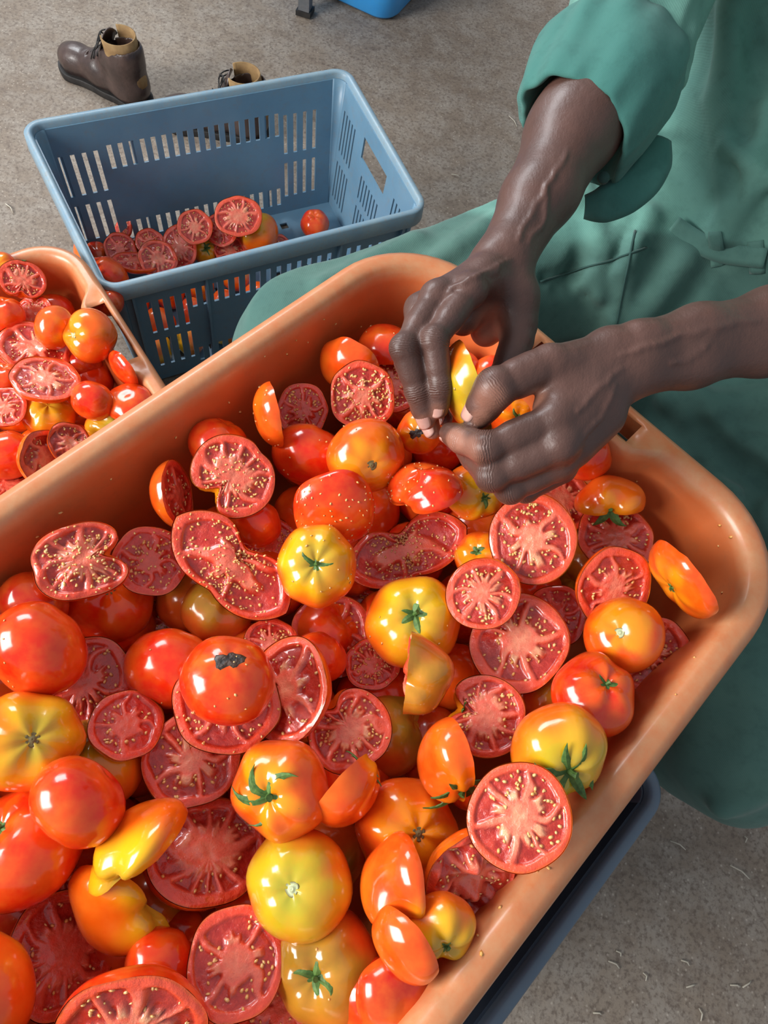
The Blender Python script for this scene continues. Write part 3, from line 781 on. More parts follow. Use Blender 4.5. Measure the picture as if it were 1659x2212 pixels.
def frame(z, xh):
    z = unit(z); x = np.asarray(xh, float)-z*(z @ np.asarray(xh)); x = unit(x); y = np.cross(z, x); return np.stack([x, y, z], 1)
def mat4(Rm, c, s_):
    M = Matrix.Identity(4)
    for i in range(3):
        for j in range(3): M[i][j] = Rm[i, j]*s_
        M[i][3] = c[i]
    return M
TID = [0]
LAY = dict(z=.655, lo=.575)
def tomato(kind, x, y, r, dirv, pal, label, stem=None, top=None, tone=.8, lay=0, n=6, amp=.05, q=None, sd=1.0, roughf=0., group=None, name=None, cal=1., notch=0., el=1., obl=.17, nl=None, bulge=.04, rot=None, wet=0, zabs=None):
    """kind W whole, E cut across, L cut lengthwise, B opened out as two joined lobes.
    dirv: for W where the stem points, else where the cut points, as right / up / towards the viewer's side.
    stem: direction of the stem for L and B"""
    TID[0] += 1; seed = 100+TID[0]; rng = np.random.default_rng(seed)
    q = q if q is not None else (1 if kind == 'W' else (.80 if kind != 'B' else .42))
    nv = vdir(x, y, *dirv)
    sh = Shape(seed, n, amp, obl, .03 if kind == 'L' and top == 'none' else .30 if kind == 'L' else .20 if top in ('c', '') else .10 if top in ('s', 'k') else .02 if top in ('b', 'none') else .12)
    z0 = (LAY['z']-lay*.026) if zabs is None else zabs
    kindp = 'W' if kind == 'W' else 'E'
    c, R, _, _, _, _ = settle(x, y, r, kindp, nv, nv, q, z0, z0-.05)
    root = empty(name or ('tomato' if kind == 'W' else 'cut_tomato'), M=mat4(frame(nv, RT if rot is None else vdir(x, y, math.cos(rot), math.sin(rot), 0)), c, 1.0))
    tag(root, label, 'tomato', group)
    k = R
    if kind == 'W':
        V, F, C = whole_mesh(sh, pal); V[:, 0] *= el; sc = k
        o = obj('skin', mesh('skin', V*sc, F, C), m_skin, root)
        axis_top = sh.f(np.array([[0, 0, 1.]]))[0]
        Mt_ = np.eye(3); tp = np.array([0, 0, axis_top*.97])
    else:
        sv = vdir(x, y, *(stem or (0, 1, 0)))
        if kind == 'E':
            # stem axis along or against the cut's normal; 'top' decides whether the stem half is the one left
            back = top in ('c', 's', 'b', 'k')
            N = np.array([[1, 0, 0], [0, 1, 0], [0, 0, 1.]]) if not back else np.array([[1, 0, 0], [0, -1, 0], [0, 0, -1.]])
            outl = (lambda a: np.sqrt((el*np.cos(a))**2+(np.sin(a)/el)**2)) if el != 1 else None
        else:
            # cut frame x axis = stem direction
            fr = frame(nv, sv); root.matrix_world = mat4(fr, c, 1.0)
            N = np.array([[0, 1, 0], [0, 0, 1], [1, 0, 0.]])  # cut (x,y,z) -> tomato: stem axis z = cut x
            # rows: tomato coords ; tomato x = cut y, tomato y = cut z, tomato z = cut x
            if kind == 'B': outl = lambda a: (1.0-.30*np.abs(np.cos(a))**1.0*(1 if True else 1)+.0)*(1+.22*np.sin(a)**2)*(1-.28*np.exp(-(np.cos(a)-1)**2/.03))
            else: outl = (lambda a: 1-notch*np.exp(-(1-np.cos(a))/.03)) if notch else None
            if kind == 'L' and el != 1:
                o2 = outl; outl = lambda a: (o2(a) if o2 else 1)*np.sqrt((np.cos(a)/el)**2+(el*np.sin(a))**2)
        V, F, C = half_dome(sh, pal, N, q, outline=outl); o = obj('skin', mesh('skin', V*k, F, C), m_skin, root)
        fr_away = nv @ (-unit(ray(x, y)))
        V, F, C, info = face_mesh(sh, N, kind, tone, outline=outl, roughf=roughf, nl=nl, bulge=bulge, nu=112 if fr_away > .1 else 64, nr=36 if fr_away > .1 else 12)
        obj('cut_face', mesh('cut_face', V*k, F, C), m_flesh, root)
        if fr_away > .1 and sd > 0:
            X, Y, Zz, gel, t = info; ok = np.argwhere(gel > .35)
            m_ = int(34*sd*(k/.035)); P = []
            if len(ok):
                pk = ok[rng.integers(0, len(ok), m_)]; P = np.stack([X[pk[:, 0], pk[:, 1]], Y[pk[:, 0], pk[:, 1]], Zz[pk[:, 0], pk[:, 1]]+.012], -1)
            if wet:
                m2 = int(70*wet); pi = rng.integers(4, X.shape[0]-2, m2); pj = rng.integers(0, X.shape[1], m2)
                P2 = np.stack([X[pi, pj], Y[pi, pj], Zz[pi, pj]+.01], -1); P = np.r_[P, P2] if len(P) else P2
            if len(P):
                sv_, sf_ = seeds_mesh(P*k, np.tile([0, 0, 1.], (len(P), 1)), np.r_[np.full(len(P)-(int(70*wet) if wet else 0), .0016), np.full(int(70*wet) if wet else 0, .0012)][:len(P)], rng)
                tag(obj('seeds', mesh('seeds', sv_, sf_), m_seed, root), kind='stuff')
        elif wet:
            D = _fib(400); D = D[(D[:, 2] < -.1)]; D = D[rng.permutation(len(D))[:int(26*wet)]]
            Pp = D*sh.f(D @ N.T)[:, None]*(outl(np.arctan2(D[:, 1], D[:, 0]))[:, None] if outl else 1); Pp[:, 2] *= q
            sv_, sf_ = seeds_mesh(Pp*k, D, .0012, rng); tag(obj('seeds', mesh('seeds', sv_, sf_), m_seed, root), kind='stuff')
    # stem end
    if top in ('c', 's', 'b', 'k'):
        if kind == 'W': Mx = Matrix.Translation((0, 0, axis_top*k*.99))
        elif kind == 'E': Mx = Matrix.Translation((0, 0, -sh.f(np.array([[0, 0, 1.]]))[0]*q*k*.99)) @ Matrix.Rotation(math.pi, 4, 'X')
        else:
            fx = sh.f(np.array([[0, 0, 1.]]))[0]*(outl(np.array([0.]))[0] if outl else 1)
            Mx = Matrix.Translation((fx*k*.99, 0, -.10*k)) @ Matrix.Rotation(math.pi/2, 4, 'Y')
        if top == 'c':
            v, f = calyx_mesh(rng, cal*1.45); o = obj('calyx', mesh('calyx', v*k, f), m_calyx, root, sm=False)
        elif top == 'b':
            D = _fib(60); rr_ = .30*(1+.4*NZ(D*2.5+sh.off)); v = D*rr_[:, None]; 
            nu2, nv2 = 18, 9; V = []
            for i in range(nv2):
                t = i/(nv2-1)
                for j in range(nu2):
                    a = 6.283*j/nu2; rr2 = t*.33*(1+.35*math.sin(2*a+1)+.2*math.sin(5*a)); c2 = math.sqrt(max(0, 1-rr2**2)); dd_ = unit((rr2*math.cos(a), rr2*math.sin(a), 1)); f_ = float(sh.f(dd_[None])[0]); V.append(dd_*(f_*(1.006-.02*(t > .99)+.012*(1-t))-0)-np.array([0, 0, axis_top*.99]))
            o = obj('rot_spot', mesh('rot_spot', np.array(V)*k, grid_faces(nv2, nu2, True)), m_rot, root); tag(o, 'black rotten patch')
        elif top in 'sk':
            v, f, cc = scar_mesh(rng, .15, top == 's'); o = obj('stem_scar', mesh('stem_scar', v*k, f, cc), m_scar, root)
        o.matrix_local = Mx
    if kind == 'W' and wet:
        D = _fib(500); wd = root.matrix_world.to_3x3().inverted() @ Vector(-ray(x, y)); wd = unit(wd)
        D = D[(D @ wd) > .1]; D = D[rng.permutation(len(D))[:int(13*wet)]]
        Pp = D*sh.f(D)[:, None]; Pp[:, 0] *= el
        sv_, sf_ = seeds_mesh(Pp*k, D, .0012, rng); tag(obj('seeds', mesh('seeds', sv_, sf_), m_seed, root), kind='stuff')
    return root
T = tomato
# ---- pieces in the foreground tub, those lying on top first
LAY.update(z=.668)
def set_wall(M, W, L, h): WALL[0] = (np.array(M.inverted()), W, L, h)
set_wall(TM, WT, .68, .20)
T('W', 493, 1470, 100, (.0, .50, .85), 'R', 'big red tomato with a black rotten patch on its top, sitting on a cut half', top='b', lay=-.3, amp=.02, wet=.8, sd=1)
T('E', 490, 1520, 113, (.0, .12, 1), 'O', 'wide cut half lying under the tomato with the black rotten patch', tone=.7, lay=.5, q=.6, wet=.6)
T('E', 1120, 1765, 113, (.05, .03, 1), 'O', 'largest round cut face with clear pink chambers, beside the tub\'s lower right rim', tone=1.0, lay=-.5, q=.5, n=5, amp=.02, nl=6, sd=1.5)
T('E', 1150, 1165, 97, (.02, .05, 1), 'O', 'glistening pale pink round cut face just below the bent fingers', tone=1.0, lay=-.3, q=.5, n=5, amp=.02, nl=4, sd=2.2)
T('E', 1043, 1287, 82, (.0, .35, .9), 'O', 'small oval cut face with fine seeds, left of the glistening pale pink half', tone=.7, lay=.0, q=.5, n=5, amp=.02, sd=1.6, rot=-.3)
T('E', 1119, 1392, 108, (.05, .22, .95), 'R', 'broad pink cut face with a pale cross of ribs, below the small oval cut face', tone=1.0, lay=.5, q=.6, n=4, amp=.04, nl=5, sd=1.4)
T('W', 1347, 1372, 84, (-.12, .08, 1), 'O', 'smooth orange tomato with a pale round stem scar facing up, near the right corner', top='s', lay=-.2, amp=.015, n=5)
RISE[0] = False
T('E', 1412, 1418, 84, (.25, -.25, .9), 'R', 'pink hollow half tucked under the smooth orange tomato near the right corner', tone=.75, lay=.8, q=.6, bulge=-.2)
RISE[0] = True
T('E', 1313, 1262, 88, (.42, -.22, .80), 'O', 'thick red half standing on edge with its streaked cut side turned right', tone=.75, lay=.2, q=.85, n=5, nl=5)
T('E', 1325, 1170, 80, (.15, .3, .80), 'R', 'red half lying behind the thick half standing on edge', tone=.5, lay=1.2, q=.8)
T('E', 1460, 1262, 96, (.74, .50, -.30), 'O', 'orange cap with a green tinge leaning on the tub\'s right corner wall', lay=.6, q=.55, top='c', cal=.3)
T('L', 1318, 1066, 70, (.0, -.85, -.30), 'O', 'squat orange half with a thick green calyx hanging down, by the short tub wall', top='c', stem=(.05, -.40, .9), lay=.5, cal=1.0, q=1.05, n=5, amp=.12)
T('E', 1203, 1088, 78, (.45, .45, .75), 'O', 'half with a pale streaked face partly behind the fist and the glistening half', tone=1.0, lay=.9, nl=7)
T('W', 1292, 1512, 92, (.45, .35, .75), 'R', 'lobed orange-red tomato with a dark green calyx, below the smooth orange one', top='c', lay=.9, amp=.09, n=5, cal=.7)
T('W', 1210, 1622, 103, (.28, -.62, .70), 'G', 'yellow-green ribbed tomato with a long green calyx pointing down, by the right rim', top='c', lay=.3, amp=.055, n=6, cal=1.25)
T('W', 1182, 1508, 66, (.3, .5, .4), 'V', 'olive tomato mostly hidden behind the yellow-green ribbed one', lay=1.6)
T('L', 1047, 1547, 98, (.02, .05, 1), 'O', 'tall kidney shaped cut face with long dark chambers and a stem notch at its left', top='c', stem=(-1, .28, 0), tone=.62, lay=.4, q=.6, notch=.22, el=.90, cal=.6, sd=1.2, nl=9)
T('L', 953, 1648, 102, (.92, .26, -.32), 'O', 'yellow-orange wedge seen from its skin side with a curled green calyx at left', top='c', stem=(-.75, -.45, .35), lay=.0, q=.80, n=5, amp=.13, cal=1.3)
T('L', 922, 1460, 88, (-.85, .10, .02), 'V', 'torn orange and green chunk with a broken pale edge below the yellow calyx tomato', stem=(.6, -.3, .6), lay=-.1, q=1.15, n=5, amp=.10, roughf=.12)
T('W', 893, 1343, 102, (.04, .22, .95), 'Y', 'large yellow tomato with a dark green calyx in the middle of the tub', top='c', lay=.3, amp=.05, n=6, cal=.85, wet=.6)
T('W', 685, 1222, 88, (-.05, .05, 1), 'Y', 'yellow tomato with wet pulp over its calyx, left of the middle', top='c', lay=.5, amp=.05, n=7, cal=.8, wet=1.6)
T('B', 878, 1190, 112, (-.05, .1, 1), 'R', 'wide seedy butterflied tomato lying open above the large yellow one', stem=(-.35, .9, 0), tone=.45, lay=.4, wet=2.4, roughf=.06, sd=1.4, q=.5)
T('E', 722, 1110, 92, (.0, .45, -.85), 'R', 'squashed red skin covered in wet pulp above the yellow tomato', lay=.2, wet=2.4, q=.5, n=4, amp=.09)
T('W', 1025, 1062, 66, (.45, -.30, .80), 'Y', 'yellow and orange tomato with a dry calyx just below the hands', top='c', lay=.4, wet=.8, cal=.7)
T('L', 912, 1045, 92, (.30, -.75, -.45), 'R', 'curved red skin piece with wet seeds, lower left of the fingertips', stem=(-.5, .3, .5), lay=.0, q=.6, wet=1.6, el=1.1)
T('W', 908, 932, 50, (-.2, -.1, .9), 'O', 'orange tomato with a black rotten spot beneath the fingertips', top='b', lay=.6)
T('W', 790, 986, 84, (.2, -.28, .9), 'O', 'round orange-red tomato with a small brown stem mark, below the fingers', top='k', lay=.3, amp=.015, wet=.6)
T('W', 668, 986, 80, (.3, .7, -.2), 'R', 'round red-orange tomato with a bright highlight, left of the one with a brown mark', lay=.5, amp=.02, wet=.5)
T('E', 782, 858, 74, (.05, .12, 1), 'R', 'round cut face crowded with pale seeds near the fingers of the raised hand', tone=.7, lay=.3, sd=2.4, wet=1.2, q=.7)
T('E', 845, 838, 66, (.1, .4, .9), 'R', 'pink cut face partly behind the fingers and the seedy round half', tone=.5, lay=1.2, wet=.6)
T('E', 742, 800, 70, (.42, .45, -.60), 'O', 'orange-red cap beside the seedy round half near the far tub wall', lay=.9, q=.9)
T('E', 833, 732, 62, (.0, -.72, -.45), 'R', 'red domed cap at the top of the pile by the far tub corner', lay=.9, wet=.6, q=.95)
T('E', 655, 888, 58, (-.1, .1, 1), 'D', 'dark pink cut face low against the tub\'s long left wall', tone=.15, lay=1.3, wet=.6)
T('E', 572, 900, 72, (.97, .18, -.1), 'O', 'narrow orange-red wedge standing upright by the long left wall', lay=.2, q=.80, wet=.5)
T('W', 462, 950, 66, (.3, .7, .2), 'R', 'red tomato half sunk against the long left wall, behind the heart shaped face', lay=1.0, amp=.02)
T('L', 505, 1030, 96, (-.03, .06, 1), 'O', 'heart shaped pinkish cut face scattered with seeds, upper left of the pile', stem=(-.75, -.65, 0), tone=.55, lay=.2, wet=1.0, notch=.25, q=.6, el=.95)
T('E', 360, 1070, 74, (.82, .1, .40), 'O', 'orange half standing on edge at the left wall, cut side turned right', tone=.2, lay=.8, q=.85)
T('W', 552, 1130, 56, (.2, .3, -.4), 'R', 'small red tomato peeping out below the heart shaped face', lay=1.3)
T('B', 500, 1222, 132, (.02, .05, 1), 'R', 'long butterflied tomato laid open in two lobes, sprinkled with seeds', stem=(.55, .62, 0), tone=.45, lay=.3, wet=2.6, sd=1.2, roughf=.05, q=.38)
T('W', 470, 1318, 76, (.2, .55, .7), 'V', 'olive-green tomato under the lower lobe of the long butterflied one', lay=1.2, top='none', amp=.05)
T('L', 178, 1215, 102, (.0, .25, .95), 'R', 'ragged seedy cut face lying near the left edge against the long wall', stem=(.85, .25, 0), tone=.60, lay=.0, wet=1.6, notch=.35, roughf=.10, q=.5, el=.82)
T('E', 325, 1215, 78, (.0, .15, 1), 'D', 'dark red cut face in shade behind the ragged seedy one', tone=.12, lay=1.4, wet=.8)
T('W', 235, 1295, 96, (.0, .28, .9), 'R', 'red tomato with a dark stem mark below the ragged seedy face', top='k', lay=.8, amp=.045)
T('W', 62, 1290, 72, (.3, .5, -.2), 'D', 'dark red tomato in the shade of the left wall', lay=1.3, amp=.02)
T('W', 82, 1404, 106, (.4, .4, -.3), 'R', 'large round red tomato with a bright highlight at the left edge', lay=.3, amp=.02, wet=.4)
T('E', 180, 1480, 104, (-.02, .05, 1), 'O', 'dark red smooth cut face facing up beside the large round tomato at the left edge', tone=.25, lay=-.2, q=.6, nl=5, sd=1.2)
T('E', 375, 1365, 92, (.0, .2, 1), 'D', 'seedy dark face behind the plain red tomato, left of centre', tone=.35, lay=2.0, wet=1.5)
T('W', 368, 1446, 98, (.3, .6, -.3), 'R', 'plain red tomato between the dark smooth cut face and the rotten topped one', lay=.3, amp=.02, wet=.3)
T('E', 640, 1492, 112, (-.58, .05, .72), 'O', 'half with a creamy white and pink inside leaning right of the rotten topped tomato', tone=1.0, lay=.2, q=.75, nl=4, n=5, sd=.8)
T('W', 690, 1420, 62, (.3, .5, -.1), 'R', 'red tomato squeezed behind the creamy half', lay=1.3)
T('E', 585, 1395, 58, (.0, .3, .9), 'R', 'small red cut piece above the creamy half', tone=.5, lay=.9, wet=.5)
T('E', 715, 1378, 92, (.1, .25, .95), 'D', 'dark cut face with a pale branching core, left of the large yellow tomato', tone=.45, lay=.9, nl=5, wet=.5)
T('E', 765, 1345, 78, (.0, .2, 1), 'D', 'dark seedy face deep between the two yellow calyx tomatoes', tone=.2, lay=1.7, wet=1.)
T('E', 415, 1640, 103, (.02, .05, 1), 'O', 'cut face with a white starry core below the rotten topped tomato', tone=.85, lay=.2, q=.6, n=5, nl=5, sd=1.3)
T('L', 755, 1580, 104, (.0, .1, 1), 'R', 'shiny torn pink cut face right of the creamy half', stem=(-.6, .8, 0), tone=.95, lay=.5, roughf=.14, q=.6, el=.95, wet=.3)
T('W', 840, 1580, 92, (.5, .2, .3), 'V', 'olive-orange tomato in shade behind the shiny torn pink face', lay=1.5, amp=.03)
T('W', 608, 1704, 106, (-.36, -.22, .88), 'O', 'glossy red and yellow tomato with a big curled green calyx, below centre', top='c', lay=.0, amp=.09, n=5, cal=1.15)
T('W', 62, 1602, 110, (.08, .05, 1), 'Y', 'deeply ribbed yellow tomato with a brown stem scar at the left edge', top='k', lay=.2, amp=.075, n=6)
T('W', 170, 1732, 104, (-.5, -.6, -.2), 'R', 'smooth elongated red tomato with a large highlight, lower left', lay=-.3, amp=.015, obl=.22, el=1.0, top='none')
T('W', 212, 1648, 104, (-.15, .55, .65), 'Y', 'yellow shouldered tomato partly under the smooth elongated red one', lay=.6, amp=.05, top='none')
T('E', 268, 1575, 80, (.2, .4, .9), 'D', 'dark red cut piece wedged above the yellow shouldered tomato', tone=.2, lay=1.0)
T('L', 285, 1808, 128, (.70, -.62, -.30), 'Y', 'long curved red and yellow wedge, cut side away, lower left', stem=(-.65, .35, .35), lay=.0, q=.66, amp=.14, n=5)
T('L', 762, 1722, 106, (-.68, .64, -.12), 'O', 'red wedge with a green calyx below it, right of the big curled calyx', top='c', stem=(.75, -.45, .1), lay=.2, q=.75, amp=.08, n=5, cal=.8, tone=.6)
T('W', 878, 1790, 108, (.30, -.12, .9), 'O', 'ribbed orange tomato with a dark sunken stem, lying deep below the yellow wedge', top='k', lay=1.4, amp=.07, n=6)
T('E', 1000, 1720, 50, (.3, .5, -.4), 'R', 'small red piece hidden behind the largest round cut face', lay=1.4)
T('L', 436, 1850, 138, (.25, .22, .95), 'R', 'very large dark pink cut face with long chambers, lower left of centre', stem=(.15, -1, 0), tone=.55, lay=.5, q=.85, nl=10, top='none', amp=.02, el=1.0, sd=.7)
T('W', 648, 1908, 114, (-.18, -.12, .95), 'G', 'large green and yellow tomato with a pale round stem scar, bottom centre', top='s', lay=.0, amp=.03, n=6)
T('L', 838, 1922, 122, (.92, .16, -.32), 'O', 'thick ribbed orange wedge beside the large green and yellow tomato', top='c', stem=(-.80, -.25, .35), lay=.0, q=.72, n=5, amp=.14, cal=.8)
T('E', 1020, 1885, 112, (.35, -.62, .62), 'O', 'orange half with torn fibrous pulp against the right rim', tone=.6, lay=.9, roughf=.22, q=.8, wet=.3)
T('W', 968, 2015, 74, (.15, -.75, .55), 'Y', 'small ribbed red and yellow tomato with a dry calyx by the right rim', top='c', lay=.7, amp=.09, n=5, cal=.7)
T('E', 872, 2072, 86, (.55, .50, -.35), 'O', 'orange end cap below the thick ribbed wedge, near the bottom', lay=.6, q=.8)
T('L', 242, 1985, 130, (.40, .85, -.30), 'Y', 'long ribbed yellow-green wedge lying skin up in the lower left corner', stem=(-.1, -.70, .45), lay=-.2, q=.70, n=5, amp=.15, tone=.7)
T('E', 508, 2080, 108, (.05, .05, 1), 'R', 'oval wet pinkish cut face at the bottom, below the very large one', tone=.5, lay=.2, q=.6, nl=4, el=1.03, rot=1.4)
T('E', 290, 2195, 160, (-.03, -.68, .62), 'R', 'huge half at the bottom edge with its pink cut side turned down', tone=.95, lay=.2, q=.75, nl=7, sd=1.)
T('E', 118, 2062, 122, (.35, .1, .9), 'R', 'shaded red half with a streaked face near the lower left corner', tone=.25, lay=1.0, q=.8, nl=8)
T('W', 705, 2085, 118, (-.25, -.3, .85), 'V', 'green-orange tomato in shade with a dark calyx, near the bottom', top='c', lay=1.2, amp=.05, cal=.8, wet=.4)
T('E', 640, 2200, 112, (.0, .15, 1), 'R', 'pink cut face with seeds at the very bottom edge', tone=.55, lay=.7, wet=.5)
T('W', 48, 1830, 130, (-.5, .35, .6), 'R', 'very large red tomato at the left edge with a brown twig of stem', top='c', lay=.5, amp=.03, cal=.5)
T('E', 115, 1890, 92, (.2, .2, .95), 'R', 'reddish cut face beneath the very large red tomato at the left edge', tone=.35, lay=1.6)
T('W', -70, 2150, 140, (.3, .4, -.3), 'O', 'plain orange tomato cut off by the bottom left corner', lay=.6, amp=.02)
T('W', 385, 2015, 60, (.3, .4, -.4), 'D', 'dark orange tomato in the gap below the very large cut face', lay=1.5)
T('W', 1042, 1208, 62, (-.2, .3, .7), 'O', 'small orange-yellow tomato behind the small oval cut face', top='c', lay=1.3, cal=.6, wet=1.0)
T('E', 1205, 1335, 68, (-.2, .2, .9), 'D', 'dark red cut face in shade right of the pale cross ribbed one', tone=.15, lay=1.6)
T('W', 1262, 985, 60, (.2, .5, -.3), 'R', 'red tomato in the shade under the fist', lay=1.4)
T('W', 1120, 885, 55, (.2, -.2, .8), 'O', 'orange tomato glimpsed between the two hands', top='c', lay=1.4, cal=.8)
T('E', 585, 1190, 70, (.1, .3, .9), 'D', 'dark wet piece between the yellow pulpy tomato and the long butterflied one', tone=.3, lay=1.3, wet=1.5)
T('E', 805, 1440, 60, (.0, .3, .9), 'D', 'dark red piece under the torn orange and green chunk', tone=.3, lay=1.5, wet=1)
T('E', 30, 1335, 56, (-.3, .2, .9), 'R', 'small pulpy pink piece at the left edge above the large round tomato', tone=.6, lay=.7, wet=1.)
T('E', 880, 2180, 90, (-.2, .3, -.6), 'D', 'shaded red tomato cap at the bottom near the right rim', lay=1.5)

T('W', 1180, 950, 66, (.2, .5, -.3), 'O', 'orange-red tomato under the palm of the lower fist', lay=1.0)
T('W', 1075, 820, 62, (.2, .5, -.3), 'R', 'red tomato seen in the hollow between thumb and fingers of the raised hand', lay=1.3)
T('W', 985, 800, 62, (.2, .5, -.3), 'R', 'red tomato beneath the held yellow piece', lay=1.3)
T('W', 1165, 775, 58, (.2, .5, -.3), 'D', 'deep red tomato in shade beside the handle wall, under the wrist', lay=1.5)
T('W', 930, 790, 58, (.2, .5, -.3), 'R', 'red tomato in the shade behind the two raised fingers', lay=1.2)

# ---- a lower layer that shows only through the gaps
def inside_tub(P, M, W, L, mrg):
    v = M.inverted() @ Vector(P); return mrg < v.x < W-mrg and mrg < v.y < L-mrg
def filler(M, W, L, z, mrg, sp, tag_label, grp, seed, R0=.034, zj=.008):
    rng = np.random.default_rng(seed); protos = []
    for k in range(5):
        sh = Shape(900+k+seed, 6, .04, .15, .15); V, F, C = whole_mesh(sh, 'RODRV'[k], 28, 16); protos.append(mesh('skin', V*R0, F, C)); protos[-1].materials.append(m_skin); smooth(protos[-1])
    row = 0; y = mrg
    while y < L-mrg:
        x = mrg+(row % 2)*sp/2
        while x < W-mrg:
            p = M @ Vector((x+rng.normal()*.003, y+rng.normal()*.003, 0)); o = bpy.data.objects.new('tomato', protos[int(rng.integers(0, 5))]); COL.objects.link(o)
            o.location = (p.x, p.y, z+rng.normal()*zj*.3); o.rotation_euler = tuple(rng.random(3)*6.28)
            tag(o, tag_label, 'tomato', grp); x += sp
        y += sp*.87; row += 1
filler(TM, WT, .66, .572, .092, .066, 'shaded tomato of the bottom layer in the foreground tub, mostly hidden by pieces above', 'bottom layer of the foreground tub', 11)

T('W', 350, 2085, 80, (.2, .5, -.3), 'R', 'red tomato deep in the gap right of the shaded streaked half', lay=1.6)
T('W', 60, 1985, 80, (.2, .5, -.3), 'D', 'dark tomato in the gap at the lower left edge', lay=1.7)
T('W', 820, 2170, 90, (.2, .5, -.3), 'R', 'shaded red tomato at the bottom beneath the small end cap', lay=1.6)
T('W', 240, 2040, 70, (.2, .5, -.3), 'D', 'dark red tomato under the long ribbed yellow-green wedge', lay=1.8)
# the piece held in the fingers
PLACED.clear(); WALL[0] = None
held = T('L', 996, 846, 102, (.90, .34, -.12), 'G', 'yellow-green tomato piece with a small calyx, held between the fingertips', top='c', stem=(.15, -.35, .9), q=.72, n=5, amp=.05, cal=.6, obl=.05, zabs=float(Dp(996, 846, .533)[2]), wet=.3)
# ---- tub at the left edge
PLACED.clear(); LAY.update(z=.318); set_wall(T2, .41, .60, .308)
T('W', 118, 708, 46, (.8, -.25, .5), 'O', 'orange lobe pressed to the big red-orange tomato in the left tub', top='none', lay=.1, amp=.03)
T('W', 204, 722, 58, (-.75, .02, .62), 'O', 'big glossy red-orange tomato with a pale stem, at the handle of the left tub', top='s', lay=-.2, amp=.08, n=4)
T('E', 75, 763, 74, (.05, .62, .75), 'O', 'red half with pale pulp, cut side up, middle of the left tub', tone=1.0, lay=.2, roughf=.12, n=5, q=.6)
T('E', 98, 830, 72, (.02, .75, .62), 'O', 'orange edged half with pale branches, just below the red half with pale pulp', tone=1.0, lay=.0, q=.6, nl=5)
T('L', 48, 606, 50, (.05, .1, 1), 'R', 'round dark holed cut face in the upper part of the left tub', tone=.65, lay=.2, stem=(-.2, -.9, 0), nl=9)
T('W', -6, 575, 38, (0, .3, .8), 'O', 'orange tomato at the left tub\'s upper left corner', lay=.4)
T('W', 38, 590, 40, (-.3, .65, .7), 'R', 'tomato with a feathery green calyx under the left tub\'s upper rim', top='c', lay=1.2, cal=1.1)
T('L', 78, 678, 48, (-.55, .3, .6), 'R', 'pinkish torn chunk below the dark holed cut face', tone=.9, lay=.7, roughf=.15, q=.5, stem=(0, 1, 0))
T('W', 12, 680, 42, (0, .8, .3), 'R', 'red tomato with an olive shoulder at the left edge of the left tub', lay=.4)
T('W', 182, 792, 42, (0, .5, -.3), 'D', 'deep red tomato beneath the glossy red-orange one', lay=1.0)
T('W', 200, 866, 46, (.3, .4, -.4), 'R', 'plain red tomato right of the orange edged half', lay=.3, amp=.02)
T('E', 262, 800, 44, (.80, .45, -.3), 'R', 'small red wedge leaning on the left tub\'s inner rim', lay=.3, q=.6)
T('E', 285, 858, 52, (.2, -.6, -.65), 'R', 'elongated red piece below the small red wedge', lay=.5, q=.7)
T('W', 105, 898, 56, (0, .4, .6), 'Y', 'yellow tomato under the orange edged half in the left tub', lay=.8, amp=.06)
T('W', 252, 925, 62, (.1, -.1, .95), 'G', 'ribbed yellow-green tomato with a grey stem, against the foreground tub', top='k', lay=.1, amp=.09, n=6)
T('E', 82, 988, 62, (.62, .0, .72), 'O', 'half with a bright creamy face and orange edge, lower part of the left tub', tone=1.0, lay=.1, nl=4)
T('W', 15, 985, 58, (0, .5, -.4), 'R', 'round red tomato touching the creamy faced half', lay=.0, amp=.02)
T('E', 146, 962, 48, (.35, .2, .8), 'O', 'small torn pink half right of the creamy faced one', tone=.95, lay=.4, roughf=.12)
T('E', 35, 1072, 62, (-.1, .72, .6), 'O', 'orange half at the left edge just above the foreground tub rim', tone=.5, lay=.3)
T('E', 14, 885, 46, (-.2, .4, .8), 'R', 'seedy red half at the left edge, beside the orange edged one', tone=.8, lay=.4)
T('W', 10, 820, 40, (0, .4, .2), 'R', 'red tomato at the left edge above the seedy red half', lay=.7)
T('W', 160, 905, 36, (0, .4, .2), 'V', 'small olive tomato in shade near the plain red one', lay=1.4)
T('W', 240, 650, 34, (0, .4, .2), 'D', 'dark tomato in shade below the left tub\'s handle', lay=1.6)
filler(T2, .41, .52, .238, .075, .070, 'shaded tomato of the bottom layer in the left tub, mostly hidden by others', 'bottom layer of the left tub', 31)

# ---- in the blue crate
PLACED.clear(); LAY.update(z=.05); WALL[0] = None
def TC(*a, z=.05, **k):
    k['zabs'] = z; return T(*a, **k)
TC('W', 680, 484, 32, (0, .6, .6), 'R', 'lone small red tomato on the bare bottom of the blue crate', z=.035, amp=.03)
TC('E', 514, 471, 46, (.05, .2, .95), 'R', 'pink cut face on top of the heap in the blue crate', z=.115, tone=.8, nl=7, el=1.12, rot=0)
TC('W', 556, 502, 46, (-.4, .55, .6), 'Y', 'orange and green ribbed tomato under the pink cut face in the blue crate', z=.055, top='none', amp=.07, n=5)
TC('E', 420, 494, 38, (.1, .3, .9), 'O', 'oval cut face with an orange edge standing in the blue crate\'s heap', z=.10, tone=.85)
TC('E', 480, 500, 36, (-.2, .3, .9), 'V', 'olive brown cut face right of the oval one in the blue crate', z=.08, tone=.4)
TC('E', 393, 536, 42, (-.3, .2, .9), 'R', 'tall pink cut face in the front of the blue crate\'s heap', z=.09, tone=.7, nl=8, el=.9)
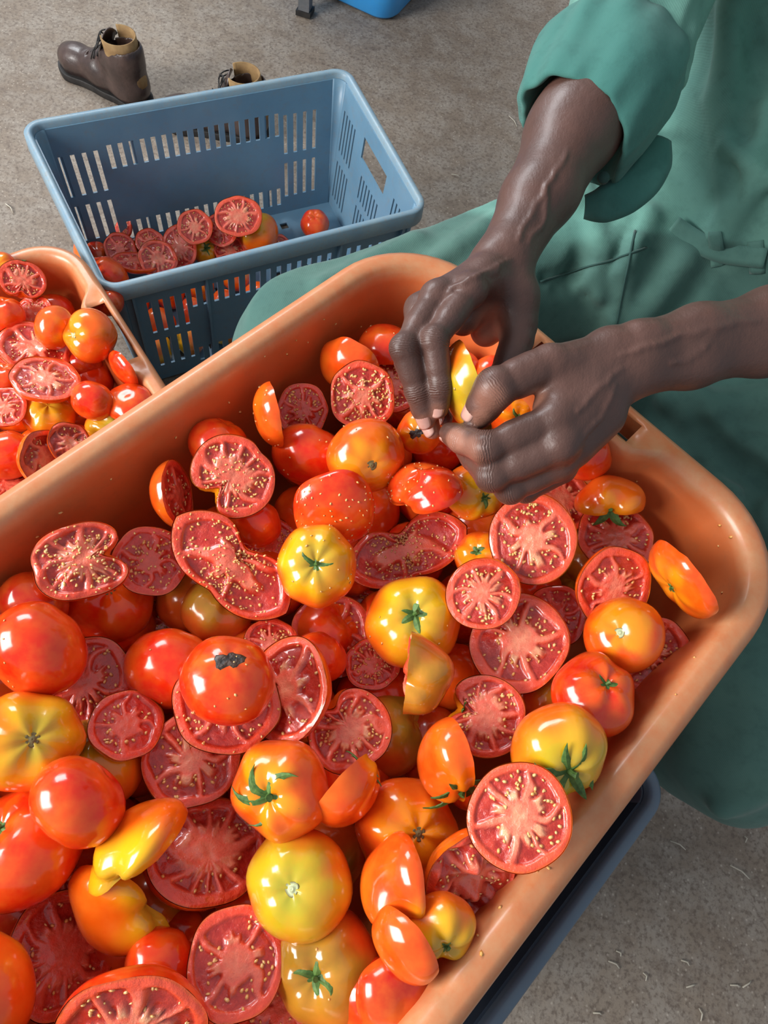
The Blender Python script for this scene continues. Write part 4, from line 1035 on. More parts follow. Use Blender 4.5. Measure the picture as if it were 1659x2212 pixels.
TC('W', 441, 541, 28, (.2, .2, .8), 'Y', 'small yellow and red tomato behind the crate\'s front rim', z=.075, top='c')
TC('E', 497, 545, 34, (0, .3, .9), 'R', 'pale pink cut face at the crate\'s front rim', z=.07, tone=.9)
TC('E', 325, 526, 30, (-.1, .3, .9), 'R', 'pink half glimpsed at the back of the heap in the blue crate', z=.05, tone=.6)
TC('E', 271, 497, 24, (-.5, .3, .5), 'R', 'small torn red piece nearest the crate\'s back left slots', z=.05, tone=.5)
TC('E', 258, 542, 36, (.2, .3, .8), 'D', 'dark red half in the shaded corner of the blue crate', z=.05, tone=.3)
TC('W', 304, 548, 32, (.2, .3, -.3), 'D', 'dark red tomato beside the dark half in the crate\'s shade', z=.05)
TC('E', 176, 560, 44, (.9, .2, -.1), 'O', 'red-orange half on edge against the blue crate\'s left wall', z=.07, q=.7)
TC('W', 212, 558, 34, (.9, .2, -.1), 'D', 'dark tomato next to the half on the crate\'s left wall', z=.05)
TC('W', 232, 596, 44, (.2, .3, -.2), 'R', 'shiny red tomato in the near left corner of the blue crate', z=.09)
TC('E', 294, 574, 50, (.1, .85, .35), 'O', 'flat orange half lying at the front left of the crate\'s heap', z=.10, tone=.5, q=.5)
TC('E', 340, 565, 42, (.1, .4, .85), 'R', 'broad pink torn face in the front of the crate', z=.08, tone=.85, roughf=.1)
TC('E', 600, 536, 28, (.1, .2, .9), 'R', 'small pink piece right of the ribbed tomato at the front rim', z=.04, tone=.8)
TC('W', 560, 548, 32, (.2, .3, -.2), 'R', 'red tomato just behind the crate\'s front rim', z=.045)

rng = np.random.default_rng(77); sh = Shape(990, 6, .05, .15, .15); protoc = []
for k in range(4):
    V, F, C = whole_mesh(sh, 'ROYR'[k], 28, 16); protoc.append(mesh('skin', V*.031, F, C)); protoc[-1].materials.append(m_skin); smooth(protoc[-1])
ec = unit(cr[1]-cr[0]); nc_ = unit(cr[3]-cr[0])
for j in range(3):
    for i in range(6-j):
        p = cr[0]+ec*(.075+i*.066+.03*(j % 2)+rng.normal()*.003)+nc_*(.075+j*.060); o = bpy.data.objects.new('tomato', protoc[int(rng.integers(0, 4))]); COL.objects.link(o)
        o.location = (p[0], p[1], .036); o.rotation_euler = tuple(rng.random(3)*6.28)
        tag(o, 'tomato on the blue crate\'s bottom, glimpsed through its front slots under the heap', 'tomato', 'tomatoes glimpsed through the front slots of the blue crate')

# stray seeds on the tub's walls and rim
def hit_tub(x, y):
    o = Vector(CAM); d = Vector(unit(ray(x, y))); sh_ = [c_ for c_ in tub_main.children][0]
    inv = TM.inverted(); ok, loc, nr, _ = sh_.ray_cast(inv @ o, inv.to_3x3() @ d, depsgraph=DG)
    return (TM @ loc, TM.to_3x3() @ nr) if ok else None
bpy.context.view_layer.update(); DG = bpy.context.evaluated_depsgraph_get()
pts = []; nrs = []
for (x, y) in ((620, 765), (640, 735), (665, 740), (495, 870), (518, 890), (380, 945), (572, 770), (560, 835), (440, 1110), (130, 1108), (780, 706), (815, 730), (1555, 1135), (1580, 1160), (1552, 1180), (1385, 1070), (1375, 1040), (1560, 1280), (1540, 1325), (1160, 1878), (1130, 1882), (1185, 1875), (1080, 1960), (1032, 2020), (1040, 2060), (725, 700), (700, 690), (695, 760), (240, 1035), (80, 1160), (910, 690), (1500, 1420), (1460, 1500)):
    h_ = hit_tub(x, y)
    if h_: pts.append(h_[0]); nrs.append(h_[1])
rng = np.random.default_rng(8)
if pts:
    ctr = np.mean(np.array(pts), axis=0)
    v, f = seeds_mesh(np.array(pts)-ctr, np.array(nrs), .0018, rng)
    o = obj('tomato_seeds', mesh('tomato_seeds', v, f), m_seed); o.location = ctr; tag(o, 'pale tomato seeds stuck to the walls and rim of the foreground tub', 'seeds', kind='stuff')
# ------------------------------------------------------------ the person
def P3(t): return Dp(t[0], t[1], t[2])
def axis_steps(lo, hi, zones):
    """zones: list of (a, b, step), finest wins; the rest is coarse"""
    x = lo; out = []
    while x < hi:
        st_ = .010
        for a, b, s_ in zones:
            if a-s_*3 < x < b: st_ = min(st_, s_)
            elif x <= a and x+st_ > a: st_ = min(st_, max(a-x, s_))
        out.append(x); x += st_
    return np.array(out)
r_wrist = P3((1090, 560, .575)); l_wrist = P3((1372, 778, .522))
r_elb = P3((1345, 70, .665)); l_elb = P3((1990, 640, .60))
r_sh = P3((1600, -620, .60)); l_sh = r_sh+np.array([.33, -.15, .0])
chest = P3((1840, -40, .76)); waist = P3((1700, 390, .85)); pelvis = P3((1660, 620, .93))
side = np.array([.11, -.05, 0])
hipR = P3((1420, 500, .92)); hipL = P3((1740, 820, .92)); kneeR = P3((655, 752, .82)); kneeL = P3((1585, 1600, .78))
footR = np.array([.02, .66, .05]); footL = np.array([.40, .34, .05])
RH = dict(i=[(1015, 628, .535), (938, 735, .506), (952, 832, .513), (948, 884, .522)],
          m=[(943, 642, .535), (872, 752, .506), (901, 845, .517), (921, 908, .528)],
          r=[(908, 668, .558), (880, 782, .540), (912, 880, .546), (934, 930, .545)],
          p=[(905, 705, .580), (900, 800, .572), (938, 862, .574), (962, 905, .566)],
          t=[(1112, 640, .572), (1116, 738, .566), (1090, 815, .556), (1050, 876, .548)])
LH = dict(i=[(1198, 908, .492), (1050, 968, .488), (1000, 950, .505), (972, 936, .520)],
          m=[(1208, 962, .491), (1062, 1028, .494), (1026, 988, .516), (1002, 962, .530)],
          r=[(1205, 1000, .506), (1102, 1056, .506), (1062, 1020, .530), (1036, 996, .540)],
          p=[(1212, 1012, .530), (1135, 1058, .532), (1098, 1030, .548), (1070, 1005, .558)],
          t=[(1318, 762, .518), (1186, 787, .500), (1070, 838, .491), (1034, 893, .506)])
allp = np.array([P3(q) for H_ in (RH, LH) for f in H_.values() for q in f]+[r_wrist, l_wrist])
lo, hi = allp.min(0)-.026, allp.max(0)+.026
fa = np.array([r_wrist, r_elb, l_wrist, P3((1720, 700, .56))]); flo, fhi = fa.min(0)-.045, fa.max(0)+.045
GR = [axis_steps(a, b, [(lo[i], hi[i], .00125), (flo[i], fhi[i], .004)]) for i, (a, b) in enumerate(((-.32, .95), (.05, 1.30), (-.02, 1.42)))]
B = SDF(*GR)
def fold_skin(p, n_, amp=.0006, lam=.0016):
    pass
def hand(H_, wrist, fore, rad, off, thenar, fat=1.):
    W_ = wrist
    # palm
    caps = []
    for kf in 'imrp':
        m_ = P3(H_[kf][0]); st_ = W_+(m_-W_)*.12
        caps.append((st_, m_, .0125, .0118 if kf != 'p' else .0108))
    tm = P3(H_['t'][1]); tc_ = P3(H_['t'][0])
    caps += [(W_, tc_, .016, .0165), (tc_, tm, .0155, .0122), (tc_, P3(H_['i'][0])*.55+W_*.45, .014, .012)]
    caps += thenar
    # forearm, two bones side by side
    for s_ in (-1, 1): caps.append((W_+off*s_*.9, fore[0]+off*s_*1.2, rad[0], rad[1]))
    B.chain(caps, .011, .0)
    c2 = []
    for a, b, ra, rb in zip(fore[:-1], fore[1:], rad[1:-1], rad[2:]):
        for s_ in (-1, 1): c2.append((a+off*s_*1.2, b+off*s_*1.1, ra, rb))
    B.chain(c2, .02, .014)
    for kf in 'imrpt':
        q = [P3(v) for v in H_[kf]]
        if kf == 't': R_ = (.0122, .0122, .0116, .0098); seg = q[1:]; R_ = tuple(v*fat for v in (.0128, .0118, .0100)); cs_ = [(seg[0], seg[1], R_[0], R_[1]*.93), (seg[1], seg[2], R_[1], R_[2])]
        else:
            sc = dict(i=1., m=1., r=.96, p=.86)[kf]*fat
            cs_ = [(q[0], q[1], .0108*sc, .0088*sc), (q[1], q[2], .0092*sc, .0080*sc), (q[2], q[3], .0082*sc, .0070*sc)]
        jts = []
        for a, b, ra, rb in cs_[1:]: jts.append((a, a+(b-a)*.03, ra*1.09, ra*1.09))
        # fleshy swell between the joints
        for a, b, ra, rb in cs_: jts.append((a+(b-a)*.35, a+(b-a)*.6, (ra+rb)/2*1.02, (ra+rb)/2*1.02))
        B.chain(cs_+jts, .0035, .0042)
    # knuckles and tendons on the back
    back = -unit(ray(*H_['m'][0][:2]))
    for kf in 'imr':
        m_ = P3(H_[kf][0]); B.chain([(m_+back*.0035, m_+back*.0035+(W_-m_)*.04, .0100, .0098)], .002, .008)
        B.chain([(m_+back*.0082, W_+back*.0085+(m_-W_)*.25, .0024, .0016)], .001, .007)
perp = unit(UP*-.25*0+RT*.9+UP*.5)
HR_off = unit(RT*.86+UP*.42)*.0075
hand(RH, r_wrist, [P3((1165, 425, .602)), P3((1240, 280, .630)), r_elb], (.0185, .0235, .0315, .034), HR_off,
     [(r_wrist, P3((1120, 700, .572)), .018, .014), (P3((1060, 600, .565)), P3((1000, 690, .568)), .014, .013), (P3((1075, 640, .580)), P3((1050, 715, .588)), .015, .013)])
HL_off = unit(UP*1+RT*.25)*.0095
hand(LH, l_wrist, [P3((1500, 748, .535)), P3((1659, 716, .552)), l_elb], (.0190, .0185, .0205, .030), HL_off,
     [(l_wrist, P3((1240, 850, .515)), .016, .015), (P3((1262, 820, .508)), P3((1215, 880, .502)), .0135, .014), (P3((1215, 800, .503)), P3((1190, 880, .500)), .0115, .0115), (P3((1300, 900, .515)), P3((1240, 960, .508)), .016, .0145)], 1.13)
# ulna heads at the wrists, veins on the forearms
bk = -unit(ray(1372, 778))
B.chain([(l_wrist+HL_off*1.9+bk*.006, l_wrist+HL_off*1.9+bk*.006+RT*.004, .010, .010)], .002, .01)
B.chain([(r_wrist-HR_off*1.6+bk*.007, r_wrist-HR_off*1.6+bk*.007+UP*.004, .010, .010)], .002, .01)
def marchB(x, y):
    d = unit(ray(x, y)); t = .35
    for _ in range(400):
        p = CAM+d*t; i = [int(np.clip(np.searchsorted(a, v), 1, len(a)-1)) for a, v in zip(B.ax, p)]
        v = float(B.F[i[0], i[1], i[2]])
        if v < .0006: return p
        t += max(min(v*.6, .03), .0006)
    return None
def vein(pts, r_=.0016, sink=.0004):
    fine = []
    for a, b in zip(pts[:-1], pts[1:]):
        for t in np.linspace(0, 1, 7)[:-1]: fine.append((a[0]+(b[0]-a[0])*t+2.5*math.sin(9*t+a[0]), a[1]+(b[1]-a[1])*t+2.5*math.cos(7*t+a[1])))
    q = [(marchB(*v), v) for v in fine]; q = [p+unit(ray(*v))*sink for p, v in q if p is not None]
    n_ = len(q)-1
    B.chain([(a, b, r_*min(1, .35+i*.25, .35+(n_-i)*.25), r_*min(1, .35+i*.25, .35+(n_-i)*.25)) for i, (a, b) in enumerate(zip(q[:-1], q[1:])) if np.linalg.norm(a-b) < .012], .001, .0035)
vein([(1225, 330), (1185, 400), (1150, 460), (1110, 530)], .0013)
vein([(1180, 405), (1180, 470), (1135, 535)], .0012)
vein([(1100, 560), (1060, 590), (1020, 600)], .0011)
vein([(1075, 575), (1000, 610), (955, 640)], .0011)
vein([(1640, 690), (1560, 705), (1470, 725), (1400, 750), (1330, 770)], .0013)
vein([(1560, 705), (1500, 770), (1440, 790)], .0011)
vein([(1340, 800), (1290, 840), (1240, 900)], .0011)
vein([(1330, 830), (1300, 900), (1250, 950)], .0011)
# upper arms, trunk, legs (under the clothes), neck and head
B.chain([(r_elb, r_sh, .040, .050)], .02, .03)
B.chain([(l_elb, l_sh, .038, .050)], .02, .03)
B.chain([(pelvis-side*.3, waist-side*.1, .115, .10), (pelvis+side, waist+side*.9, .115, .10), (waist, chest, .10, .115), (waist+side, chest+side*1.2, .10, .115), (chest, r_sh, .10, .055), (chest+side, l_sh, .10, .055)], .05, .04)
for h_, k_, f_ in ((hipR, kneeR, footR), (hipL, kneeL, footL)):
    B.chain([(h_, k_, .078, .052), (k_, f_, .050, .036)], .03, .04)
    tdir = unit((f_-k_)*np.array([1, 1, 0])+np.array([-.05, -.12, 0])); B.chain([(f_, f_+tdir*.16+np.array([0, 0, -.015]), .036, .024)], .02, .02)
nk = (r_sh+l_sh)/2+np.array([-.0, 0, .02]); hd = nk+np.array([-.02, -.055, .185])
fdir = unit([-.42, -.80, -.45]); lft = unit(np.cross([0, 0, 1], fdir)); hup = np.cross(fdir, lft)
B.chain([(chest*.3+nk*.7, nk+np.array([0, 0, .02]), .07, .056), (nk, hd, .055, .056)], .04, .04)
B.chain([(hd-fdir*.018+hup*.025, hd+fdir*.018+hup*.02, .078, .072), (hd+fdir*.03-hup*.05, hd+fdir*.055-hup*.075, .052, .032)], .03, .02)
B.chain([(hd+fdir*.086+hup*.02, hd+fdir*.102-hup*.024, .010, .016)], .01, .018)
for s_ in (-1, 1): B.chain([(hd+fdir*.060-hup*.018+lft*s_*.034, hd+fdir*.050-hup*.03+lft*s_*.038, .026, .022)], .01, .02)
for s_ in (-1, 1):
    B.chain([(hd+fdir*.082+hup*.034+lft*s_*.016, hd+fdir*.074+hup*.036+lft*s_*.042, .011, .010)], .005, .010)
    B.chain([(hd+lft*s_*.076-fdir*.005+hup*.015, hd+lft*s_*.080-fdir*.012-hup*.018, .016, .012)], .005, .006)
for dz_, r_ in ((-.050, .0075), (-.062, .0085)): B.chain([(hd+fdir*.094+hup*dz_-lft*.02, hd+fdir*.094+hup*dz_+lft*.02, r_, r_)], .002, .004)
for s_ in (-1, 1): B.carve([(hd+fdir*.094+hup*.014+lft*s_*.03, hd+fdir*.094+hup*.014+lft*s_*.036, .012, .012)], .006)
V, Q = B.mesh('body')
base_c = np.array((.082, .040, .031)); palm_c = np.array((.42, .19, .125)); C = np.tile(base_c, (len(V), 1))
C = C*(1+.22*NZ(V*38)[:, None])
for q, r_, w_ in (((948, 890, .522), .008, .35), ((924, 914, .53), .009, .5), ((936, 938, .548), .012, .8), ((1052, 700, .575), .020, .75), ((1045, 745, .585), .018, .7), ((1150, 862, .512), .012, .7), ((1105, 880, .512), .014, .6),
                  ((1038, 905, .512), .008, .6), ((978, 952, .525), .011, .8), ((1010, 975, .53), .012, .5), ((1060, 870, .520), .014, .55)):
    c0_ = marchB(q[0], q[1]); c0_ = P3(q) if c0_ is None else c0_; d_ = np.linalg.norm(V-c0_, axis=1); wv = (1-sstep(r_*.5, r_*1.25, d_))*w_
    C = C+(palm_c-C)*wv[:, None]
CR = np.zeros((len(V), 3)); bestd = np.full(len(V), 9.)
for H_, ft in ((RH, 1.), (LH, 1.13)):
    for kf in 'imrpt':
        qq = [P3(v) for v in H_[kf]]
        for jn in ((1, 2) if kf != 't' else (2,)):
            axj = unit(unit(qq[jn]-qq[jn-1])+unit(qq[jn+1]-qq[jn])); dv = V-qq[jn]; dd = np.linalg.norm(dv, axis=1); sel = (dd < .024) & (dd < bestd)
            bestd[sel] = dd[sel]; sj = dv @ axj; CR[sel, 0] = sj[sel]/.0017*6.283+40; CR[sel, 1] = ((1-sstep(.003, .0075, np.abs(sj)))*(1-sstep(.012, .018, dd)))[sel]
pers = empty('person', loc=(pelvis[0], pelvis[1], 0)); tag(pers, 'seated person in green coveralls, one sleeve rolled up, both hands trimming a tomato piece', 'person')
pl_ = np.array([pelvis[0], pelvis[1], 0.])
bme = mesh('body', V-pl_, Q, np.clip(C, 0, 1)); ca_ = bme.color_attributes.new('Crease', 'FLOAT_COLOR', 'POINT'); c4_ = np.ones((len(V), 4), np.float32); c4_[:, :3] = CR; ca_.data.foreach_set('color', c4_.ravel())
bo = obj('body', bme, m_body, pers)
# nails
def nail(a, b, r_, dors, ln=.0105, wd=.95, parent=pers):
    a = P3(a); b = P3(b); ax_ = unit(b-a); d_ = dors-ax_*(dors @ ax_); d_ = unit(d_); s_ = np.cross(ax_, d_); V = []
    e_ = b+ax_*(r_*.62)
    for i in range(8):
        t = i/7
        for j in range(9):
            u = (j/8-.5)*2; an = u*wd; taper = 1-.18*t**4-.12*(1-t)**3
            rr_ = r_*1.03*(1-.10*t*t); V.append(e_-ax_*ln*(1-t)-ax_*(.0018*u*u*t)+(d_*math.cos(an*taper)+s_*math.sin(an*taper))*rr_*np.array([1, 1, 1]))
    o = obj('fingernail', mesh('nail', np.array(V)-pl_, grid_faces(8, 9)), m_nail, parent); modi(o, 'SOLIDIFY', thickness=.0008, offset=0)
vw = -unit(ray(950, 880))
nail(RH['i'][2], RH['i'][3], .0072, unit(vw*.8-RT*.35-UP*.1))
nail(RH['m'][2], RH['m'][3], .0072, unit(vw*.75-RT*.4-UP*.1))
nail(RH['r'][2], RH['r'][3], .0069, unit(vw*.6-RT*.4-UP*.2))
nail(RH['p'][2], RH['p'][3], .0062, unit(vw*.5-RT*.6-UP*.2), .008)
nail(RH['t'][2], RH['t'][3], .0100, unit(vw*.2+RT*.7-UP*.3), .012)
nail(LH['i'][2], LH['i'][3], .0081, unit(-vw*.1-RT*.3-UP*.9))
nail(LH['m'][2], LH['m'][3], .0081, unit(-vw*.2-RT*.3-UP*.9))
nail(LH['r'][2], LH['r'][3], .0069, unit(-vw*.2-RT*.3-UP*.9), .009)
nail(LH['p'][2], LH['p'][3], .0062, unit(-vw*.2-RT*.3-UP*.9), .008)
nail(LH['t'][2], LH['t'][3], .0113, unit(vw*.30-RT*.9+UP*.25), .012)
# low stool that carries the person, hidden behind the lap
sx_, sy_ = (hipR+hipL)[:2]/2+np.array([.05, .10]); sz_ = float(min(hipR[2], hipL[2]))-.125
stl = empty('stool', loc=(sx_, sy_, 0)); tag(stl, 'plain low wooden stool the seated person rests on, behind the lap', 'stool')
for a in (-.13, .13):
    for b in (-.13, .13):
        v, f = box(a, b, (sz_-.03)/2, .035, .035, sz_-.03); obj('leg', mesh('leg', v, f), m_lining, stl, sm=False)
v, f = box(0, 0, sz_-.015, .34, .34, .03); o = obj('seat', mesh('seat', v, f), m_lining, stl, sm=False); modi(o, 'BEVEL', width=.006, segments=2)
# eyes and hair
for s_ in (-1, 1):
    c0_ = hd+fdir*.0765+hup*.013+lft*s_*.030; V = FIB = _fib(120)
    th = np.linspace(.001, math.pi-.001, 10); ph = np.arange(14)*2*math.pi/14; Tt, Pp = np.meshgrid(th, ph, indexing='ij')
    Vs = np.stack([np.sin(Tt)*np.cos(Pp), np.sin(Tt)*np.sin(Pp), np.cos(Tt)], -1).reshape(-1, 3)*.0105
    ce = np.where((Vs/.0105 @ (fdir-hup*.35))[:, None] > .75, np.array([[.012, .008, .007]]), np.array([[.42, .38, .35]]))
    obj('eye', mesh('eye', Vs+c0_-pl_, grid_faces(10, 14, True), ce), m_scar, pers)
hs = SDF(np.arange(hd[0]-.13, hd[0]+.13, .005), np.arange(hd[1]-.13, hd[1]+.13, .005), np.arange(hd[2]-.10, hd[2]+.15, .005))
hs.chain([(hd-fdir*.022+hup*.032, hd+fdir*.010+hup*.030, .084, .077), (hd-fdir*.045-hup*.02, hd-fdir*.03+hup*.02, .062, .07)], .02, 0)
V, Q = hs.mesh('hair'); obj('hair', mesh('hair', V-pl_, Q), m_hair, pers)

# coveralls
cx_ = [axis_steps(a, b, [(c_, d_, .0042)]) for a, b, c_, d_ in ((-.33, .95, -.30, .55), (.05, 1.32, .10, 1.0), (-.02, 1.30, .33, .98))]
Cv = SDF(*cx_)
def wave(X, Y, Z, dirs, amp):
    P = np.stack(np.broadcast_arrays(X, Y, Z), -1)
    return P
def folds(sc, amp, off=0.):
    M_ = np.asarray(sc, float)
    def f(X, Y, Z):
        P = np.stack(np.broadcast_arrays(X, Y, Z), -1).astype(np.float32); U = P @ M_.T+off
        n_ = NZ(U); return (-amp*(1-np.abs(n_)*2.2)*.8+amp*.5*NZ(P*9+3)).astype(np.float32)
    return f
def aniso(axis, s_long, s_across):
    a = unit(axis); h_ = np.array([0, 0, 1.]) if abs(a[2]) < .8 else np.array([1., 0, 0]); b = unit(np.cross(a, h_)); c_ = np.cross(a, b)
    return np.stack([a*s_long, b*s_across, c_*s_across])
# trunk
Cv.chain([(pelvis-side*.35, waist-side*.15, .145, .130), (pelvis+side, waist+side*.9, .145, .130), (waist-side*.1, chest, .130, .140), (waist+side, chest+side*1.2, .128, .140), (chest, r_sh, .12, .070), (chest+side, l_sh, .125, .075), (nk+np.array([0, 0, -.03]), nk+np.array([0, 0, -.01]), .085, .07)],
         .06, 0, folds(aniso(chest-waist+np.array([.0, .0, 0]), 4, 16), .007))
# waistband
wdir = unit(chest-waist)
# thighs and shins
for h_, k_, f_, off in ((hipR, kneeR, footR, 3.), (hipL, kneeL, footL, 9.)):
    Cv.chain([(h_, k_, .105, .072), (k_, f_+(k_-f_)*.18, .072, .066)], .04, .045, folds(aniso(k_-h_, 3.2, 13), .009, off))
# lap cloth between the thighs
Cv.chain([(P3((1330, 590, .90)), P3((1500, 760, .90)), .07, .07), (P3((1250, 600, .92)), P3((1400, 820, .94)), .06, .06)], .05, .05, folds(aniso(UP, 5, 20), .006, 5))
Cv.chain([(P3((1480, 960, .90)), P3((1590, 1180, .86)), .085, .08), (P3((1640, 880, .88)), P3((1640, 1200, .84)), .09, .08)], .05, .05, folds(aniso(RT, 5, 18), .007, 7))
# right upper sleeve
se = P3((1345, 110, .668))
Cv.chain([(se, r_sh, .056, .070)], .02, .004, folds(aniso(r_sh-se, 4, 22), .006, 2.))
Cv.chain([(l_elb+(l_sh-l_elb)*.05, l_sh, .062, .078)], .02, .03, folds(aniso(l_sh-l_elb, 6, 20), .006, 2.))
# hand-placed fold ridges and creases: pixel on the cloth, found by marching the ray
def march(x, y, S_=None):
    S_ = S_ or Cv; d = unit(ray(x, y)); t = .35
    for _ in range(220):
        p = CAM+d*t; i = [int(np.clip(np.searchsorted(a, v), 1, len(a)-1)) for a, v in zip(S_.ax, p)]
        v = float(S_.F[i[0], i[1], i[2]])
        if v < .002: return p
        t += max(v*.6, .002)
    return None
def ridge(pts, r_=.006, k=.014, lift=.001):
    q = [march(*p) for p in pts]; q = [p for p in q if p is not None]
    if len(q) > 1: r_ *= 1.5; Cv.chain([(a, b, r_, r_) for a, b in zip(q[:-1], q[1:])], .004, k)
def crease(pts, r_=.004, k=.008):
    q = [march(*p) for p in pts]; q = [p for p in q if p is not None]
    if len(q) > 1: r_ *= 1.5; Cv.carve([(a, b, r_, r_) for a, b in zip(q[:-1], q[1:])], k)
ridge([(1395, 470), (1345, 600), (1330, 700)], .008, .02); crease([(1360, 460), (1300, 560), (1240, 620)], .006, .012)
ridge([(1270, 430), (1290, 520), (1285, 640)], .006, .016); crease([(1175, 600), (1260, 575), (1340, 545)], .004, .008)
ridge([(1480, 560), (1420, 640), (1330, 740)], .007, .018); crease([(1560, 560), (1500, 640), (1440, 700)], .005, .010)
ridge([(1590, 20), (1570, 200), (1590, 380)], .010, .03); ridge([(1650, 250), (1620, 400), (1560, 500)], .009, .02); crease([(1640, 120), (1600, 280), (1575, 420)], .005, .014)
ridge([(1500, 900), (1580, 960), (1659, 980)], .010, .02); ridge([(1450, 860), (1560, 880), (1659, 870)], .010, .02); ridge([(1560, 1060), (1620, 1110), (1659, 1120)], .010, .02); crease([(1520, 930), (1600, 1010), (1659, 1040)], .008, .014)
ridge([(1480, 1760), (1560, 1745), (1659, 1700)], .007, .018)
ridge([(1080, 470), (980, 540), (900, 600)], .006, .018); ridge([(700, 620), (800, 570), (900, 520)], .006, .02)
for k in range(26):   # small random wrinkles over the visible cloth
    x = random.Random(k).uniform(1180, 1655); y = random.Random(k+50).uniform(20, 1200); 
    if 380 < y < 640 and x > 1380: continue
    an = random.Random(k+90).uniform(.6, 2.2); L_ = random.Random(k+7).uniform(30, 90)
    pts_ = [(x-L_*math.cos(an), y-L_*math.sin(an)), (x, y+6), (x+L_*math.cos(an), y+L_*math.sin(an))]
    (ridge if k % 2 else crease)(pts_, .0045, .012)
V, Q = Cv.mesh('coveralls'); wp = march(1530, 520)
if wp is None: wp = waist
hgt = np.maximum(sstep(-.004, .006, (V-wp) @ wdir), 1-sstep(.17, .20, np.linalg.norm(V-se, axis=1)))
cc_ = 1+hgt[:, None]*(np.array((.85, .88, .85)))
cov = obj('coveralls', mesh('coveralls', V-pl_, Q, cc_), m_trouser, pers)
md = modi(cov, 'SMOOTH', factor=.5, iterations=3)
# stitched seam strips laid on the cloth
bpy.context.view_layer.update(); DG = bpy.context.evaluated_depsgraph_get(); pinv = pers.matrix_world.inverted()
def on_cloth(x, y):
    ok, l_, n_, _ = cov.ray_cast(pinv @ Vector(CAM), Vector(unit(ray(x, y))), depsgraph=DG); return (np.array(l_), np.array(n_)) if ok else None
def strip(pts, wd, name='seam', mt=None, th=.0012):
    pp = []
    for a, b in zip(pts[:-1], pts[1:]):
        for t in np.linspace(0, 1, 9)[:-1]: pp.append((a[0]+(b[0]-a[0])*t, a[1]+(b[1]-a[1])*t))
    pp.append(pts[-1]); hits = [on_cloth(*p) for p in pp]; hits = [h_ for h_ in hits if h_ is not None]
    if len(hits) < 3: return
    Pt = np.array([h_[0]+h_[1]*(.003 if wd > .01 else .0009) for h_ in hits]); Nn = np.array([h_[1] for h_ in hits]); ok = np.r_[True, np.linalg.norm(np.diff(Pt, axis=0), axis=1) < .03]; Pt = Pt[ok]; Nn = Nn[ok]
    for _ in range(10 if wd > .01 else 1): Pt[1:-1] = (Pt[:-2]+Pt[1:-1]*2+Pt[2:])/4; Nn[1:-1] = (Nn[:-2]+Nn[1:-1]*2+Nn[2:])/4
    if wd > .01: Nn = np.repeat(Nn.mean(0)[None], len(Nn), 0)
    Tn = np.gradient(Pt, axis=0); Sd = np.cross(Tn, Nn); Sd /= np.linalg.norm(Sd, axis=1)[:, None]
    V = np.concatenate([Pt+Sd*wd*u+Nn*(.0012*(1-u*u)) for u in (-1, -.4, .4, 1)]); n_ = len(Pt)
    o = obj(name, mesh(name, V, grid_faces(4, n_), np.full((len(V), 3), 1.3)), mt or m_trouser, cov); modi(o, 'SOLIDIFY', thickness=.0007, offset=0)
strip([(1450, 488), (1500, 522), (1570, 545), (1655, 556)], .011, 'waistband')
strip([(1545, 500), (1552, 575)], .008, 'belt_loop'); strip([(1632, 520), (1636, 590)], .008, 'belt_loop')
strip([(1165, 610), (1250, 582), (1330, 560), (1395, 535)], .0011, mt=m_seam); strip([(1330, 705), (1350, 600), (1372, 500)], .0011, mt=m_seam)

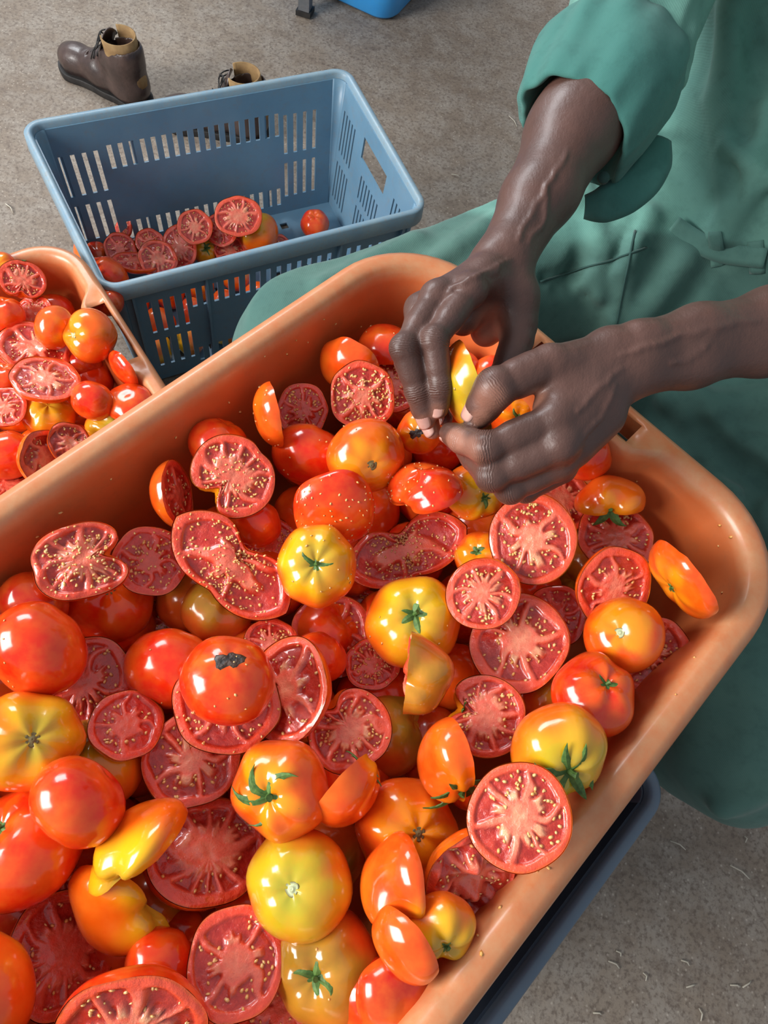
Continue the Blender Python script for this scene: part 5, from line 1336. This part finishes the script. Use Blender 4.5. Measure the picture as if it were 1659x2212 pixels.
# rolled cuff
def cuff():
    a = P3((1322, 150, .662)); b = P3((1244, 284, .642)); ax_ = unit(b-a); L_ = np.linalg.norm(b-a)
    vc_ = -unit(ray(1300, 180)); e1 = unit(vc_-ax_*(vc_ @ ax_)); e2 = np.cross(ax_, e1)   # e1 to the viewer
    nu = 72; V = []
    rows = [(-.42, .050, 0), (-.30, .0605, 0), (-.12, .0680, 0), (.15, .0715, 0), (.45, .0705, 0), (.75, .067, 0), (.93, .0615, 1), (.99, .0590, 1), (1.02, .0565, 1), (.97, .0545, 1), (.80, .0535, .8), (.5, .052, .4), (.2, .050, 0), (.0, .050, 0)]
    for t, r_, ew in rows:
        for j in range(nu):
            th = 6.283185*j/nu
            # scalloped edge: longer on both flanks, shorter facing the viewer
            e_ = ew*(.006*math.cos(th)-.008*math.sin(th)-.006*math.cos(2*th))
            p0 = np.array([math.cos(th)*2.2, math.sin(th)*2.2, t*1.6]); 
            rr_ = r_*(1+.07*float(NZ(p0[None]+4)[0])+.03*math.cos(2*th))+(.007*float(NZ(p0[None]*1.9+9)[0]))*(1-.5*abs(2*min(max(t, 0), 1)-1))-.005*abs(float(NZ(p0[None]*np.array([1.5, 1.5, .6])+19)[0]))
            V.append(a+ax_*(L_*t+e_)+(e1*math.cos(th)*rr_*.92+e2*math.sin(th)*rr_*1.04))
    return np.array(V), grid_faces(len(rows), nu, True)
V, F = cuff(); cf = obj('rolled_cuff', mesh('rolled_cuff', V-pl_, F), m_cuff, pers); tag(cf, 'rolled-up cuff of the sleeve, brighter green')
modi(cf, 'SUBSURF', levels=1, render_levels=1); modi(cf, 'SOLIDIFY', thickness=.002, offset=0)
# loose tab of the rolled sleeve with its button
def ribbon(pts, wds, nrm, mt, name, parent):
    q = np.array([P3(p) for p in pts])-pl_; m_ = len(q); t = np.linspace(0, m_-1, 40)
    q = np.stack([np.interp(t, np.arange(m_), q[:, i]) for i in range(3)], 1); wds = np.interp(t, np.arange(m_), wds)
    for _ in range(12): q[1:-1] = (q[:-2]+2*q[1:-1]+q[2:])/4
    Tn = np.gradient(q, axis=0); Sd = np.cross(Tn, np.array(nrm)); Sd /= np.linalg.norm(Sd, axis=1)[:, None]
    V = np.concatenate([q+Sd*wds[:, None]*u+np.array(nrm)*(.004*(1-u*u)) for u in (-1, -.6, 0, .6, 1)])
    o = obj(name, mesh(name, V, grid_faces(5, 40)), mt, parent); modi(o, 'SOLIDIFY', thickness=.003, offset=0); return o
ribbon([(1262, 448, .665), (1300, 445, .660), (1345, 425, .660), (1390, 390, .665), (1415, 345, .672), (1426, 300, .682)], [.010, .016, .018, .018, .017, .010], vw, m_cuff, 'sleeve_tab', cf)
bt = tube([P3((1303, 385, .640))-pl_, P3((1303, 385, .640))-pl_+vw*.003], [.0055, .005], 16); obj('button', mesh('button', *bt), m_seam, cf)
bpy.context.view_layer.update()
